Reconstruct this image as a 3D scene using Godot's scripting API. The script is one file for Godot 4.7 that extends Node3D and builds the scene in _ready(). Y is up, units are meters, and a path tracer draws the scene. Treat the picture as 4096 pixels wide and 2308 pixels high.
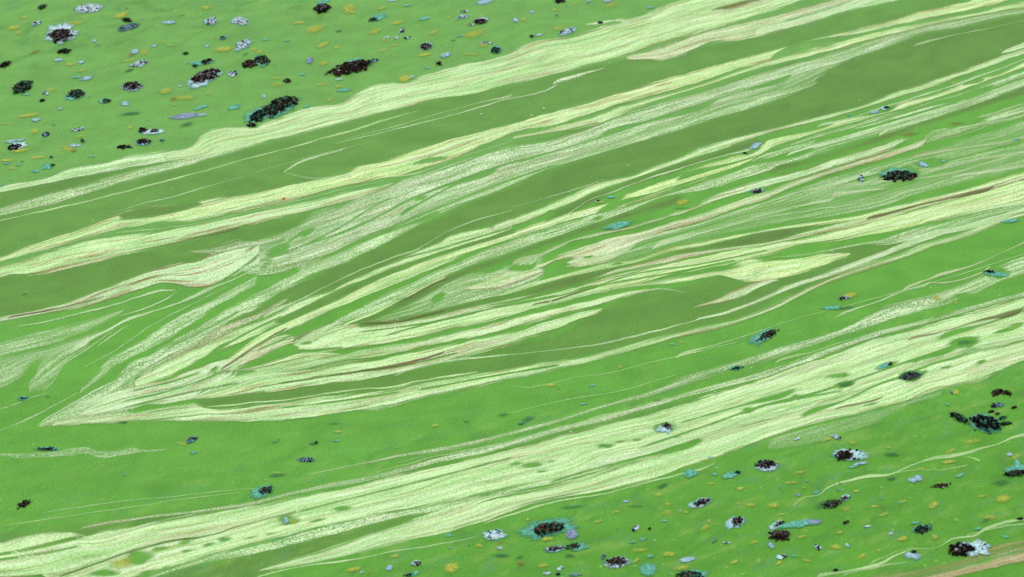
extends Node3D
# A bloom of algae seen from a bridge: green water, bands of drifting scum, clumps and films of older algae.
# Places on the water are given in a drift frame in millimetres: u runs along the current, v across it towards the bank.

const DRIFT := 0.5410521
const GRID := 0.04                      # metres between the columns of a scum sheet
const LEVEL := 0.0012

var rng := RandomNumberGenerator.new()
var fine := FastNoiseLite.new()
var broad := FastNoiseLite.new()
var cells := FastNoiseLite.new()
var mats := {}
var names := {}
var gaps := []
var lanes := []
var pools := []
var strips := []
var things := []
var n_sheets := 0
var n_films := 0

const TINT := {
	"pale": Color(0.955, 1.07, 0.78), "yellow": Color(0.99, 1.08, 0.76), "white": Color(0.965, 1.055, 0.83),
	"thin": Color(0.94, 1.06, 0.79), "pink": Color(0.985, 1.01, 0.80), "tan": Color(0.82, 0.73, 0.50), "brown": Color(0.55, 0.47, 0.34),
}

func _ready():
	var cam := Camera3D.new()
	cam.name = "camera"
	cam.fov = 10.0
	cam.far = 1200.0
	cam.near = 0.1
	cam.position = Vector3(0, 12.2, 12.2 / tan(deg_to_rad(28.0)))
	cam.rotation_degrees = Vector3(-28, 0, 0)
	var lens := CameraAttributesPhysical.new()
	lens.frustum_focal_length = 12.0 / tan(deg_to_rad(5.0))
	lens.frustum_focus_distance = 26.0
	lens.frustum_near = 0.1
	lens.frustum_far = 1200.0
	lens.exposure_aperture = 2.2
	cam.attributes = lens
	add_child(cam)
	cam.current = true
	var sky_look := ProceduralSkyMaterial.new()
	sky_look.sky_top_color = Color(0.80, 0.84, 0.89)
	sky_look.sky_horizon_color = Color(0.86, 0.88, 0.90)
	sky_look.sky_curve = 0.2
	sky_look.ground_bottom_color = Color(0.30, 0.38, 0.24)
	sky_look.ground_horizon_color = Color(0.5, 0.55, 0.45)
	var env := Environment.new()
	env.background_mode = Environment.BG_SKY
	env.sky = Sky.new()
	env.sky.sky_material = sky_look
	env.tonemap_mode = Environment.TONE_MAPPER_LINEAR
	env.tonemap_exposure = 1.5
	env.sdfgi_enabled = true
	env.ssao_enabled = true
	env.ssil_enabled = true
	var we := WorldEnvironment.new()
	we.name = "world_environment"
	we.environment = env
	add_child(we)
	var sun := DirectionalLight3D.new()
	sun.name = "sun"
	sun.light_energy = 0.4
	sun.light_angular_distance = 12.0
	sun.light_color = Color(1.0, 0.98, 0.94)
	sun.shadow_enabled = true
	sun.rotation_degrees = Vector3(-58, 200, 0)
	add_child(sun)

	rng.seed = 77
	fine.seed = 11; fine.frequency = 1.0; fine.fractal_octaves = 3
	broad.seed = 5; broad.frequency = 1.0; broad.fractal_octaves = 2
	cells.seed = 9; cells.noise_type = FastNoiseLite.TYPE_CELLULAR; cells.frequency = 1.0; cells.fractal_type = FastNoiseLite.FRACTAL_NONE
	make_materials()
	mark_gaps()
	mark_pools()
	mark_lanes()
	lay_water()
	lay_scum()
	lay_films()
	lay_clumps()
	lay_flecks()

# ---------------------------------------------------------------- small tools
func at(u: float, v: float, y := 0.0) -> Vector3:
	return Vector3(u * cos(DRIFT) + v * sin(DRIFT), y, -u * sin(DRIFT) + v * cos(DRIFT))

func lin(c: Color) -> Color:
	# the colour that a surface has in this light, as the base colour that gives it at the exposure above
	return c.srgb_to_linear() * 0.70 if c.r + c.g + c.b > 0.9 else c.srgb_to_linear()

func numbered(called: String) -> String:
	names[called] = names.get(called, -1) + 1
	return called if names[called] == 0 else "%s_%03d" % [called, names[called]]

func tag(o: Node3D, label: String, category: String, group := ""):
	o.set_meta("label", label)
	o.set_meta("category", category)
	if group:
		o.set_meta("group", group)

func pack(pos: PackedVector3Array, nor: PackedVector3Array, col: PackedColorArray, uvs: PackedVector2Array, idx: PackedInt32Array) -> ArrayMesh:
	var a := []
	a.resize(Mesh.ARRAY_MAX)
	a[Mesh.ARRAY_VERTEX] = pos
	a[Mesh.ARRAY_NORMAL] = nor
	a[Mesh.ARRAY_COLOR] = col
	if uvs.size():
		a[Mesh.ARRAY_TEX_UV] = uvs
	a[Mesh.ARRAY_INDEX] = idx
	var m := ArrayMesh.new()
	m.add_surface_from_arrays(Mesh.PRIMITIVE_TRIANGLES, a)
	return m

func put(called: String, m: Mesh, mat: Material, parent: Node3D = self) -> MeshInstance3D:
	var o := MeshInstance3D.new()
	o.name = numbered(called) if parent == self else called
	o.mesh = m
	o.material_override = mat
	parent.add_child(o, true)
	return o

# ---------------------------------------------------------------- materials
func noise_bytes(w: int, h: int, to_w: int, to_h: int, freq: float, octaves: int, seed_: int) -> PackedByteArray:
	var n := FastNoiseLite.new()
	n.seed = seed_
	n.frequency = freq
	n.fractal_octaves = octaves
	n.noise_type = FastNoiseLite.TYPE_SIMPLEX_SMOOTH
	var im := n.get_seamless_image(w, h)
	im.convert(Image.FORMAT_L8)
	if w != to_w or h != to_h:
		im.resize(to_w, to_h, Image.INTERPOLATE_CUBIC)
	return im.get_data()

func spread(a: PackedByteArray) -> PackedFloat32Array:
	# the rank of each value, 0 to 1, so that thresholds cover what they say
	var count := PackedInt32Array()
	count.resize(256)
	for x in a:
		count[x] += 1
	var rank := PackedFloat32Array()
	rank.resize(256)
	var sum := 0
	for k in 256:
		rank[k] = (sum + count[k] * 0.5) / a.size()
		sum += count[k]
	var out := PackedFloat32Array()
	out.resize(a.size())
	for i in a.size():
		out[i] = rank[a[i]]
	return out

func make_materials():
	var n := 768
	# scum: streaks along u with a fine grain; alpha is the rank that edges and thin films are cut by
	var s1 := noise_bytes(110, n, n, n, 0.034, 5, 3)
	var s2 := noise_bytes(330, n, n, n, 0.10, 3, 8)
	var s3 := noise_bytes(448, n, n, n, 0.20, 3, 9)
	var mix := PackedByteArray()
	mix.resize(n * n)
	for i in n * n:
		mix[i] = (s1[i] * 5 + s2[i] * 4 + s3[i] * 9) / 18
	var r := spread(mix)
	var r2 := spread(s3)
	var px := PackedByteArray()
	px.resize(n * n * 4)
	for i in n * n:
		var a := r[i]
		var b := r2[i]
		var l := 0.85 + 0.15 * (0.5 * a + 0.5 * b)
		var thick := smoothstep(0.0, 0.55, a)
		px[i * 4] = int(255.0 * l * (0.84 + 0.16 * thick))
		px[i * 4 + 1] = int(255.0 * minf(1.0, l * (0.97 + 0.03 * thick)))
		px[i * 4 + 2] = int(255.0 * l * (0.80 + 0.20 * thick))
		px[i * 4 + 3] = int(255.0 * (0.84 + 0.16 * a))
	var thin_px := px.duplicate()
	for i in n * n:
		thin_px[i * 4 + 3] = int(255.0 * (0.34 + 0.66 * smoothstep(0.10, 0.85, r[i])))
	var scum_tex := ImageTexture.create_from_image(Image.create_from_data(n, n, false, Image.FORMAT_RGBA8, px))
	var m := StandardMaterial3D.new()
	m.albedo_texture = scum_tex
	m.vertex_color_use_as_albedo = true
	m.transparency = BaseMaterial3D.TRANSPARENCY_ALPHA
	m.roughness = 0.9
	m.metallic_specular = 0.15
	m.cull_mode = BaseMaterial3D.CULL_DISABLED
	mats.scum = m
	m = m.duplicate()
	m.albedo_texture = ImageTexture.create_from_image(Image.create_from_data(n, n, false, Image.FORMAT_RGBA8, thin_px))
	mats.thin_scum = m
	# water: thick with algae, faintly streaked and grained
	var w1 := noise_bytes(192, 512, 512, 512, 0.02, 3, 21)
	var w2 := noise_bytes(512, 512, 512, 512, 0.16, 2, 22)
	px = PackedByteArray()
	px.resize(512 * 512 * 4)
	for i in 512 * 512:
		var l := 0.80 + 0.07 * (w1[i] / 255.0) + 0.22 * (w2[i] / 255.0)
		px[i * 4] = int(minf(255.0, 255.0 * l))
		px[i * 4 + 1] = int(minf(255.0, 255.0 * (l * 0.7 + 0.28)))
		px[i * 4 + 2] = int(minf(255.0, 255.0 * l))
		px[i * 4 + 3] = 255
	m = StandardMaterial3D.new()
	m.albedo_texture = ImageTexture.create_from_image(Image.create_from_data(512, 512, false, Image.FORMAT_RGBA8, px))
	m.vertex_color_use_as_albedo = true
	m.roughness = 0.45
	m.metallic_specular = 0.14
	mats.water = m
	# grainy films with a ragged rim
	var g1 := spread(noise_bytes(384, 384, 384, 384, 0.03, 4, 31))
	var g2 := spread(noise_bytes(384, 384, 384, 384, 0.09, 2, 32))
	px = PackedByteArray()
	px.resize(384 * 384 * 4)
	var qx := PackedByteArray()
	qx.resize(384 * 384 * 4)
	for i in 384 * 384:
		var l := 0.84 + 0.16 * (0.5 * g1[i] + 0.5 * g2[i])
		for k in 3:
			px[i * 4 + k] = int(255.0 * l)
		px[i * 4 + 3] = int(255.0 * (0.60 + 0.40 * g1[i]))
		var d := smoothstep(0.06, 0.20, g2[i]) * smoothstep(0.03, 0.16, g1[i])
		var t := 0.12 + 0.88 * d * (0.78 + 0.22 * g1[i])
		qx[i * 4] = int(255.0 * t)
		qx[i * 4 + 1] = int(255.0 * minf(1.0, t * 1.02))
		qx[i * 4 + 2] = int(255.0 * minf(1.0, t * 1.04))
		qx[i * 4 + 3] = int(255.0 * (0.80 + 0.20 * g1[i]))
	for kind in ["grain", "crust"]:
		m = StandardMaterial3D.new()
		m.albedo_texture = ImageTexture.create_from_image(Image.create_from_data(384, 384, false, Image.FORMAT_RGBA8, px if kind == "grain" else qx))
		m.vertex_color_use_as_albedo = true
		m.transparency = BaseMaterial3D.TRANSPARENCY_ALPHA
		m.roughness = 0.7
		m.metallic_specular = 0.2
		m.cull_mode = BaseMaterial3D.CULL_DISABLED
		mats[kind] = m
	m = StandardMaterial3D.new()
	m.vertex_color_use_as_albedo = true
	m.roughness = 0.8
	m.metallic_specular = 0.12
	mats.lump = m

# ---------------------------------------------------------------- strips: two edges that are functions of u
func table(edge: Array, other: Array, u0: float, u1: float) -> PackedFloat32Array:
	var p := PackedVector2Array()
	for i in range(0, edge.size(), 2):
		p.append(Vector2(edge[i], edge[i + 1]) / 1000.0)
	if p[0].x > u0 + 0.001:
		p.insert(0, Vector2(other[0], other[1]) / 1000.0)
	if p[-1].x < u1 - 0.001:
		p.append(Vector2(other[-2], other[-1]) / 1000.0)
	var n := p.size()
	var slope := PackedFloat32Array()
	slope.resize(n)
	for i in n:
		var a := (p[i].y - p[i - 1].y) / maxf(0.001, p[i].x - p[i - 1].x) if i > 0 else 0.0
		var b := (p[i + 1].y - p[i].y) / maxf(0.001, p[i + 1].x - p[i].x) if i < n - 1 else a
		if i == 0:
			a = b
		slope[i] = (a + b) / 2.0 if absf(a - b) < 1.5 else (a if absf(a) < absf(b) else b)
	var out := PackedFloat32Array()
	var count := int(ceil((u1 - u0) / GRID)) + 1
	out.resize(count)
	var k := 0
	for i in count:
		var u := minf(u0 + i * GRID, u1)
		while k < n - 2 and u > p[k + 1].x:
			k += 1
		var w := maxf(0.001, p[k + 1].x - p[k].x)
		var t := clampf((u - p[k].x) / w, 0.0, 1.0)
		var t2 := t * t
		var t3 := t2 * t
		out[i] = (2 * t3 - 3 * t2 + 1) * p[k].y + (t3 - 2 * t2 + t) * w * slope[k] + (3 * t2 - 2 * t3) * p[k + 1].y + (t3 - t2) * w * slope[k + 1]
	return out

func strip(top: Array, bot: Array) -> Dictionary:
	var u0 := minf(top[0], bot[0]) / 1000.0
	var u1 := maxf(top[-2], bot[-2]) / 1000.0
	var a := table(top, bot, u0, u1)
	var b := table(bot, top, u0, u1)
	for i in a.size():
		if b[i] < a[i]:
			var mid := (a[i] + b[i]) / 2.0
			a[i] = mid - 0.001
			b[i] = mid + 0.001
	return {"u0": u0, "u1": u1, "top": a, "bot": b, "fixed0": absf(b[0] - a[0]) < 0.012, "fixed1": absf(b[-1] - a[-1]) < 0.012}

func gap(top: Array, bot: Array):
	gaps.append(strip(top, bot))

func lane(top: Array, bot: Array, s: float):
	var d := strip(top, bot)
	d.s = s
	lanes.append(d)

func pool(u: float, v: float, ru: float, rv: float, deg: float):
	pools.append([u / 1000.0, v / 1000.0, ru / 1000.0, rv / 1000.0, deg_to_rad(deg)])

# ---------------------------------------------------------------- the water
func lay_water():
	var us := PackedFloat32Array([-700, -120, -30, -12])
	var vs := PackedFloat32Array([-700, -120, -30, -13])
	var x := -9.0
	while x < 10.5:
		us.append(x); x += 0.05
	x = -10.5
	while x < 8.0:
		vs.append(x); x += 0.04
	us.append_array(PackedFloat32Array([13, 30, 120, 700]))
	vs.append_array(PackedFloat32Array([11, 30, 120, 700]))
	var nu := us.size()
	var nv := vs.size()
	var pos := PackedVector3Array()
	var nor := PackedVector3Array()
	var col := PackedColorArray()
	var uvs := PackedVector2Array()
	pos.resize(nu * nv); nor.resize(nu * nv); col.resize(nu * nv); uvs.resize(nu * nv)
	nor.fill(Vector3.UP)
	var olive := lin(Color(0.430, 0.618, 0.268))
	var lime := lin(Color(0.435, 0.700, 0.265))
	var far := lin(Color(0.482, 0.712, 0.340))
	var near := lin(Color(0.405, 0.665, 0.225))
	var mustard := lin(Color(0.60, 0.76, 0.36))
	var deep := lin(Color(0.33, 0.56, 0.24))
	var bluish := lin(Color(0.40, 0.66, 0.42))
	for i in nu:
		var u := us[i]
		var active := []
		for l in lanes:
			if u >= l.u0 and u <= l.u1:
				var k := clampi(int((u - l.u0) / GRID), 0, l.top.size() - 1)
				active.append([l.top[k], l.bot[k], l.s])
		for j in nv:
			var v := vs[j]
			var c := far.lerp(lime, smoothstep(-2.6, -0.6, v - 0.06 * u))
			c = c.lerp(near, smoothstep(2.4, 4.0, v - 0.05 * u))
			var o := 0.0
			var fray := 0.03 * fine.get_noise_2d(u * 1.3, v * 4.0)
			for l in active:
				var d := minf(v - l[0], l[1] - v) + fray
				if d > -0.04:
					o = maxf(o, smoothstep(-0.035, 0.045, d) * l[2])
			c = c.lerp(olive, minf(o, 1.0) * 0.9)
			if o > 1.0:
				c = c.lerp(lin(Color(0.43, 0.47, 0.28)), (o - 1.0) * 0.9)
			var wob := broad.get_noise_2d(u * 0.9, v * 1.1) * 0.7
			var s := fine.get_noise_2d(u * 0.8 + wob, v * 2.6 + wob * 2.0)
			c = c * (1.0 + 0.13 * s)
			var quiet := smoothstep(1.2, 3.2, absf(v + 1.9 - 0.15 * u) - 1.4)
			if quiet > 0.0:
				c = c.lerp(mustard, quiet * 0.42 * smoothstep(0.22, 0.5, fine.get_noise_2d(u * 2.6 + wob, v * 7.0)))
				c = c.lerp(deep, quiet * 0.45 * smoothstep(0.22, 0.5, fine.get_noise_2d(u * 1.5 + 30.0, v * 6.0 + wob * 3.0)))
				c = c.lerp(bluish, quiet * 0.35 * smoothstep(0.25, 0.5, fine.get_noise_2d(u * 2.0 + 70.0, v * 6.5)))
			col[i * nv + j] = c
			pos[i * nv + j] = at(u, v)
			uvs[i * nv + j] = Vector2(u / 1.7, v / 2.3)
	var idx := PackedInt32Array()
	idx.resize((nu - 1) * (nv - 1) * 6)
	var q := 0
	for i in nu - 1:
		for j in nv - 1:
			var a := i * nv + j
			idx[q] = a; idx[q + 1] = a + nv; idx[q + 2] = a + 1
			idx[q + 3] = a + 1; idx[q + 4] = a + nv; idx[q + 5] = a + nv + 1
			q += 6
	var o := put("water", pack(pos, nor, col, uvs, idx), mats.water)
	o.set_meta("kind", "structure")

# ---------------------------------------------------------------- scum bands (0), threads (1) and seams (2)
func scum(sort: int, label: String, tint: String, dens: float, soft: float, brown: float, top: Array, bot: Array):
	var d := strip(top, bot)
	d.label = label
	strips.append(d)
	n_sheets += 1
	var sd := n_sheets * 13.7
	var y := LEVEL + 0.00012 * (n_sheets % 23) + (0.0029 if sort == 2 else 0.0)
	var carve := 0.4 if label.begins_with("big ") else 1.0
	if label.contains("streak") and dens < 0.9:
		carve = 1.8
		dens += 0.02
	if label.contains(" veil "):
		y = 0.0009 + 0.00006 * (n_sheets % 9)
	soft /= 90.0
	var widest := 0.01
	var total := 0.0
	var vmin := 1e9
	var vmax := -1e9
	for i in d.top.size():
		widest = maxf(widest, d.bot[i] - d.top[i])
		total += d.bot[i] - d.top[i]
		vmin = minf(vmin, d.top[i])
		vmax = maxf(vmax, d.bot[i])
	var mean: float = total / d.top.size()
	var step := 0.0095 if sort == 0 else 0.008
	var nv := clampi(int(widest / step), 5, 130) + 1
	var near_gaps := []
	var near_pools := []
	if sort == 0:
		for g in gaps:
			if g.u1 > d.u0 and g.u0 < d.u1:
				near_gaps.append(g)
		for h in pools:
			var R := maxf(h[2], h[3])
			if h[0] + R > d.u0 and h[0] - R < d.u1 and h[1] + R > vmin - 0.1 and h[1] - R < vmax + 0.1:
				near_pools.append(h)
	var base := lin(TINT[tint])
	var green := lin(Color(0.66, 0.89, 0.51))
	var cream := lin(Color(1.04, 1.07, 0.92))
	var rust := lin(Color(0.76, 0.56, 0.36))
	var pinkish := lin(Color(0.80, 0.72, 0.58))
	var out0: bool = d.u1 - d.u0 < 0.8 or d.fixed0
	var out1: bool = d.u1 - d.u0 < 0.8 or d.fixed1
	var cols: int = int((d.u1 - d.u0) / GRID) + 1
	cols = maxi(cols, 6)
	var pos := PackedVector3Array()
	var nor := PackedVector3Array()
	var col := PackedColorArray()
	var uvs := PackedVector2Array()
	var mid0: float = (d.top[0] + d.bot[0]) / 2.0
	for i in cols + 1:
		var u: float = lerpf(d.u0, d.u1, float(i) / cols)
		var f: float = (u - d.u0) / GRID
		var k := clampi(int(f), 0, d.top.size() - 1)
		var k1 := mini(k + 1, d.top.size() - 1)
		var vt: float = lerpf(d.top[k], d.top[k1], f - k)
		var vb: float = lerpf(d.bot[k], d.bot[k1], f - k)
		var w := vb - vt
		var amp := minf(w * 0.22, 0.028)
		var sway := 0.0
		if sort == 0:
			vt += amp * (0.8 * fine.get_noise_2d(u * 1.6, sd) + 0.5 * fine.get_noise_2d(u * 6.0, sd + 3.0))
			vb += amp * (0.8 * fine.get_noise_2d(u * 1.6, sd + 7.0) + 0.5 * fine.get_noise_2d(u * 6.0, sd + 9.0))
		else:
			sway = 0.012 * fine.get_noise_2d(u * 2.2, sd) + 0.006 * fine.get_noise_2d(u * 7.0, sd)
			var thick := 0.85 + 0.9 * fine.get_noise_2d(u * 1.7, sd + 5.0)
			var m := (vt + vb) / 2.0 + sway
			var hw := maxf(0.004, w * 0.5 * clampf(thick, 0.35, 1.5))
			vt = m - hw
			vb = m + hw
		if sort == 0:
			vt -= minf(0.012, w * 0.15)
			vb += minf(0.012, w * 0.15)
		vb = maxf(vb, vt + 0.002)
		w = vb - vt
		var cg := []
		for g in near_gaps:
			if u >= g.u0 and u <= g.u1:
				var gk := clampi(int((u - g.u0) / GRID), 0, g.top.size() - 1)
				cg.append([g.top[gk], g.bot[gk]])
		var ch := []
		for h in near_pools:
			if absf(u - h[0]) < maxf(h[2], h[3]) * 1.2:
				ch.append(h)
		var along := 1.0
		if sort > 0:
			along = clampf(0.92 + 0.75 * fine.get_noise_2d(u * 1.1, sd + 31.0), 0.3, 1.0)
		var vmid := (vt + vb) / 2.0
		for j in nv:
			var t := float(j) / (nv - 1)
			var v := vt + w * t
			var e := minf(v - vt, vb - v)
			var vv := lerpf(v - vmid, (t - 0.5) * mean, 0.6) + 0.25 * (vmid - mid0)
			vv += 0.03 * broad.get_noise_2d(u * 0.8, v * 1.5)
			if sort == 0 and w > 0.05:
				e += minf(0.055, w * 0.24) * (fine.get_noise_2d(u * 0.4 + sd, vv * 22.0) + 0.5 * fine.get_noise_2d(u * 1.6 + sd, vv * 40.0) - 0.08)
			var lim := minf(soft, w * (0.45 if sort == 0 else 0.22))
			var a := dens
			if sort == 0:
				a += carve * 0.18 * fine.get_noise_2d(u * 0.25, vv * 5.0 + sd) + carve * 0.9 * minf(0.0, fine.get_noise_2d(u * 0.3, vv * 14.0 + sd) + 0.27) + carve * 0.5 * minf(0.0, fine.get_noise_2d(u * 0.7 + 50.0, vv * 34.0 + sd) + 0.16) + 0.18
				a = minf(a, 1.0)
				if not out0:
					a *= lerpf(0.0, 1.0, smoothstep(-0.05, 0.35, u - d.u0 + 0.35 * fine.get_noise_2d(u * 0.5, v * 14.0)))
				if not out1:
					a *= lerpf(0.0, 1.0, smoothstep(-0.05, 0.35, d.u1 - u + 0.35 * fine.get_noise_2d(u * 0.5, v * 14.0)))
			a *= along * pow(clampf(e / lim, 0.0, 1.0), 0.7)
			for g in cg:
				var gd := minf(v - g[0], g[1] - v) + 0.006 * fine.get_noise_2d(u * 4.0, v * 9.0)
				if gd > -0.012:
					a *= 1.0 - smoothstep(-0.012, 0.004, gd)
			for h in ch:
				var dx: float = u - h[0]
				var dy: float = v - h[1]
				var x: float = (dx * cos(h[4]) + dy * sin(h[4])) / h[2]
				var z: float = (dy * cos(h[4]) - dx * sin(h[4])) / h[3]
				var rr := sqrt(x * x + z * z) + 0.30 * fine.get_noise_2d(u * 7.0, v * 11.0)
				a *= smoothstep(0.88, 1.12, rr)
			var c := base
			var nb := fine.get_noise_2d(u * 0.35 + sd, vv * 6.0)
			c = c.lerp(green, clampf(nb * 0.9, 0.0, 0.4))
			if sort == 0:
				c = c.lerp(green, clampf(1.6 * fine.get_noise_2d(u * 0.4 + 90.0, vv * 26.0 + sd) - 0.05, 0.0, 0.55))
				c = c.lerp(cream, clampf(1.5 * fine.get_noise_2d(u * 0.35 + 140.0, vv * 20.0 + sd), 0.0, 0.42))
			if brown > 0.0:
				var br := smoothstep(0.16, 0.42, fine.get_noise_2d(u * 0.5, vv * 9.0 + sd * 2.0)) * brown
				c = c.lerp(pinkish, minf(br * 0.85, 0.85))
				var rs := smoothstep(0.27, 0.42, fine.get_noise_2d(u * 1.2 + 40.0, vv * 24.0 + sd)) * brown
				c = c.lerp(rust, minf(rs, 0.9))
				if sort == 0 and dens > 0.75:
					var rim := (1.0 - smoothstep(0.0, 0.030, e)) * smoothstep(-0.05, 0.2, fine.get_noise_2d(u * 0.45 + sd, 3.0 if v - vt < vb - v else 30.0))
					c = c.lerp(rust, rim * minf(1.0, brown * 1.4))
			c.a = clampf(a, 0.0, 1.0)
			pos.append(at(u, v, y))
			nor.append(Vector3.UP)
			col.append(c)
			uvs.append(Vector2(u / 2.2 + sd, vv / 1.1 + sd * 0.37))
	var idx := PackedInt32Array()
	for i in cols:
		for j in nv - 1:
			var a := i * nv + j
			var b := a + nv
			if maxf(maxf(col[a].a, col[a + 1].a), maxf(col[b].a, col[b + 1].a)) > 0.02:
				idx.append_array(PackedInt32Array([a, b, a + 1, a + 1, b, b + 1]))
	if idx.is_empty():
		return
	var o := put(["scum_band", "scum_thread", "brown_seam"][sort], pack(pos, nor, col, uvs, idx), mats.thin_scum if tint == "thin" or dens < 0.8 and sort == 0 else mats.scum)
	tag(o, label, ["scum band", "scum thread", "brown seam"][sort], ["bands of drifting scum", "fine threads of scum", "brown seams in the scum"][sort])

# ---------------------------------------------------------------- films and patches of older algae
const LOOK := {
	"W": ["crust", Color(0.96, 1.0, 1.02), Color(0.76, 0.86, 0.88), Color(0.52, 0.82, 0.76)],
	"P": ["grain", Color(0.82, 0.93, 1.0), Color(0.62, 0.79, 0.87), Color(0.40, 0.66, 0.62)],
	"T": ["grain", Color(0.52, 0.88, 0.79), Color(0.40, 0.74, 0.63), Color(0.38, 0.66, 0.43)],
	"Y": ["grain", Color(0.88, 0.88, 0.34), Color(0.76, 0.83, 0.34), Color(0.60, 0.78, 0.33)],
	"D": ["grain", Color(0.22, 0.50, 0.32), Color(0.28, 0.53, 0.28), Color(0.34, 0.56, 0.25)],
	"R": ["grain", Color(0.66, 0.45, 0.22), Color(0.62, 0.55, 0.28), Color(0.55, 0.60, 0.30)],
	"N": ["crust", Color(0.56, 0.70, 0.76), Color(0.36, 0.48, 0.54), Color(0.26, 0.46, 0.42)],
	"L": ["grain", Color(0.70, 0.74, 0.88), Color(0.55, 0.58, 0.70), Color(0.42, 0.60, 0.60)],
	"A": ["grain", Color(1.0, 1.06, 1.08), Color(0.66, 0.95, 0.97), Color(0.36, 0.70, 0.58)],
	"G": ["crust", Color(0.30, 0.32, 0.34), Color(0.22, 0.26, 0.26), Color(0.24, 0.44, 0.30)],
	"O": ["grain", Color(0.95, 0.45, 0.10), Color(0.85, 0.35, 0.08), Color(0.7, 0.3, 0.1)],
	"X": ["grain", Color(1.0, 0.98, 0.95), Color(0.95, 0.93, 0.88), Color(0.9, 0.9, 0.85)],
}

func sheet_mesh(kind: String, u: float, v: float, ru: float, rv: float, th: float, lift: float) -> ArrayMesh:
	# an uneven disc about (u, v), its own origin at its centre on the water
	var look = LOOK[kind]
	var sd := rng.randf() * 400.0
	var seg := clampi(int((ru + rv) * 130.0), 14, 44)
	var rings := clampi(int(rv * 90.0), 4, 11)
	var lobes := rng.randf_range(0.20, 0.52)
	if kind == "Y" or kind == "D":
		lobes *= 0.75
	var c1 := lin(look[1])
	var c2 := lin(look[2])
	var c3 := lin(look[3])
	var pale := rng.randf_range(-0.15, 0.25)
	var fade := kind in ["Y", "D", "R"]
	var weak := rng.randf_range(0.50, 1.0) if fade else 1.0
	var pos := PackedVector3Array()
	var nor := PackedVector3Array()
	var col := PackedColorArray()
	var uvs := PackedVector2Array()
	for k in rings + 1:
		var q := float(k) / rings
		for s in seg:
			var a := TAU * s / seg
			var r := 1.0 + lobes * (1.1 * fine.get_noise_2d(cos(a) * 1.1 + sd, sin(a) * 1.1) + 0.7 * fine.get_noise_2d(cos(a) * 3.2 + sd, sin(a) * 3.2 + 9.0))
			# pointed a little at the two ends, as things that drift along a current
			r = maxf(0.3, r) * (1.0 + 0.05 * cos(2.0 * a))
			var x := cos(a) * ru * r * q
			var z := sin(a) * rv * r * q
			var du := x * cos(th) - z * sin(th)
			var dv := x * sin(th) + z * cos(th)
			var bump := 0.5 + 0.5 * fine.get_noise_2d(x * 30.0 + sd, z * 30.0)
			var y := lift + (0.002 if fade else 0.006) * (1.0 - q * q) * bump
			pos.append(at(du, dv, y))
			nor.append(Vector3(0.35 * fine.get_noise_2d(x * 25.0, z * 25.0 + sd), 1, 0.35 * fine.get_noise_2d(x * 25.0 + 60.0, z * 25.0 + sd)).normalized())
			var mot := fine.get_noise_2d(x * 16.0 + sd, z * 22.0)
			var c := c1.lerp(c2, clampf(0.45 + mot * 1.5 - pale, 0.0, 1.0))
			c = c.lerp(c3, smoothstep(0.55, 1.0, q + 0.25 * mot))
			c.a = weak * clampf(1.0 + 0.5 * mot, 0.0, 1.0) * (1.0 - smoothstep(0.30 if fade else 0.74, 1.0, q))
			col.append(c)
			uvs.append(Vector2(du + u, dv + v) / 0.42)
	var idx := PackedInt32Array()
	for k in rings:
		for s in seg:
			var a := k * seg + s
			var b := k * seg + (s + 1) % seg
			idx.append_array(PackedInt32Array([a, a + seg, b, b, a + seg, b + seg]))
	return pack(pos, nor, col, uvs, idx)

func film(kind: String, u: float, v: float, ru: float, rv: float, deg: float, label: String):
	u /= 1000.0; v /= 1000.0; ru /= 1000.0; rv /= 1000.0
	n_films += 1
	var m := sheet_mesh(kind, u, v, ru, rv, deg_to_rad(deg), 0.0046 + 0.0002 * (n_films % 11))
	var called: String = {"W": "crust_film", "P": "blue_film", "T": "teal_film", "Y": "yellow_patch", "D": "submerged_patch", "R": "rusty_patch", "N": "speckled_mat", "L": "lilac_film", "A": "pale_film", "G": "charcoal_mat", "O": "orange_scrap", "X": "white_fleck"}[kind]
	var mat: Material = mats[LOOK[kind][0]]
	var o: Node3D
	if kind in ["W", "N", "A", "G"] and ru * rv > 0.0010:
		o = Node3D.new()
		o.name = numbered(called)
		add_child(o)
		put("film", m, mat, o)
		var n := clampi(int(ru * rv * 5000.0), 3, 14)
		put("dark_lumps", lumps_mesh(ru * 0.8, rv * 0.75, deg_to_rad(deg), n, 0.05, 0.10, 0.007, 0.008, ""), mats.lump, o).set_meta("kind", "stuff")
	else:
		o = put(called, m, mat)
	o.position = at(u, v)
	tag(o, label, {"W": "crust film", "Y": "algae patch", "D": "algae patch", "R": "algae patch", "N": "algae mat", "G": "algae mat", "O": "scrap", "X": "fleck"}.get(kind, "algae film"), {"Y": "yellow algae patches", "X": "white flecks afloat"}.get(kind, ""))

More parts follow.
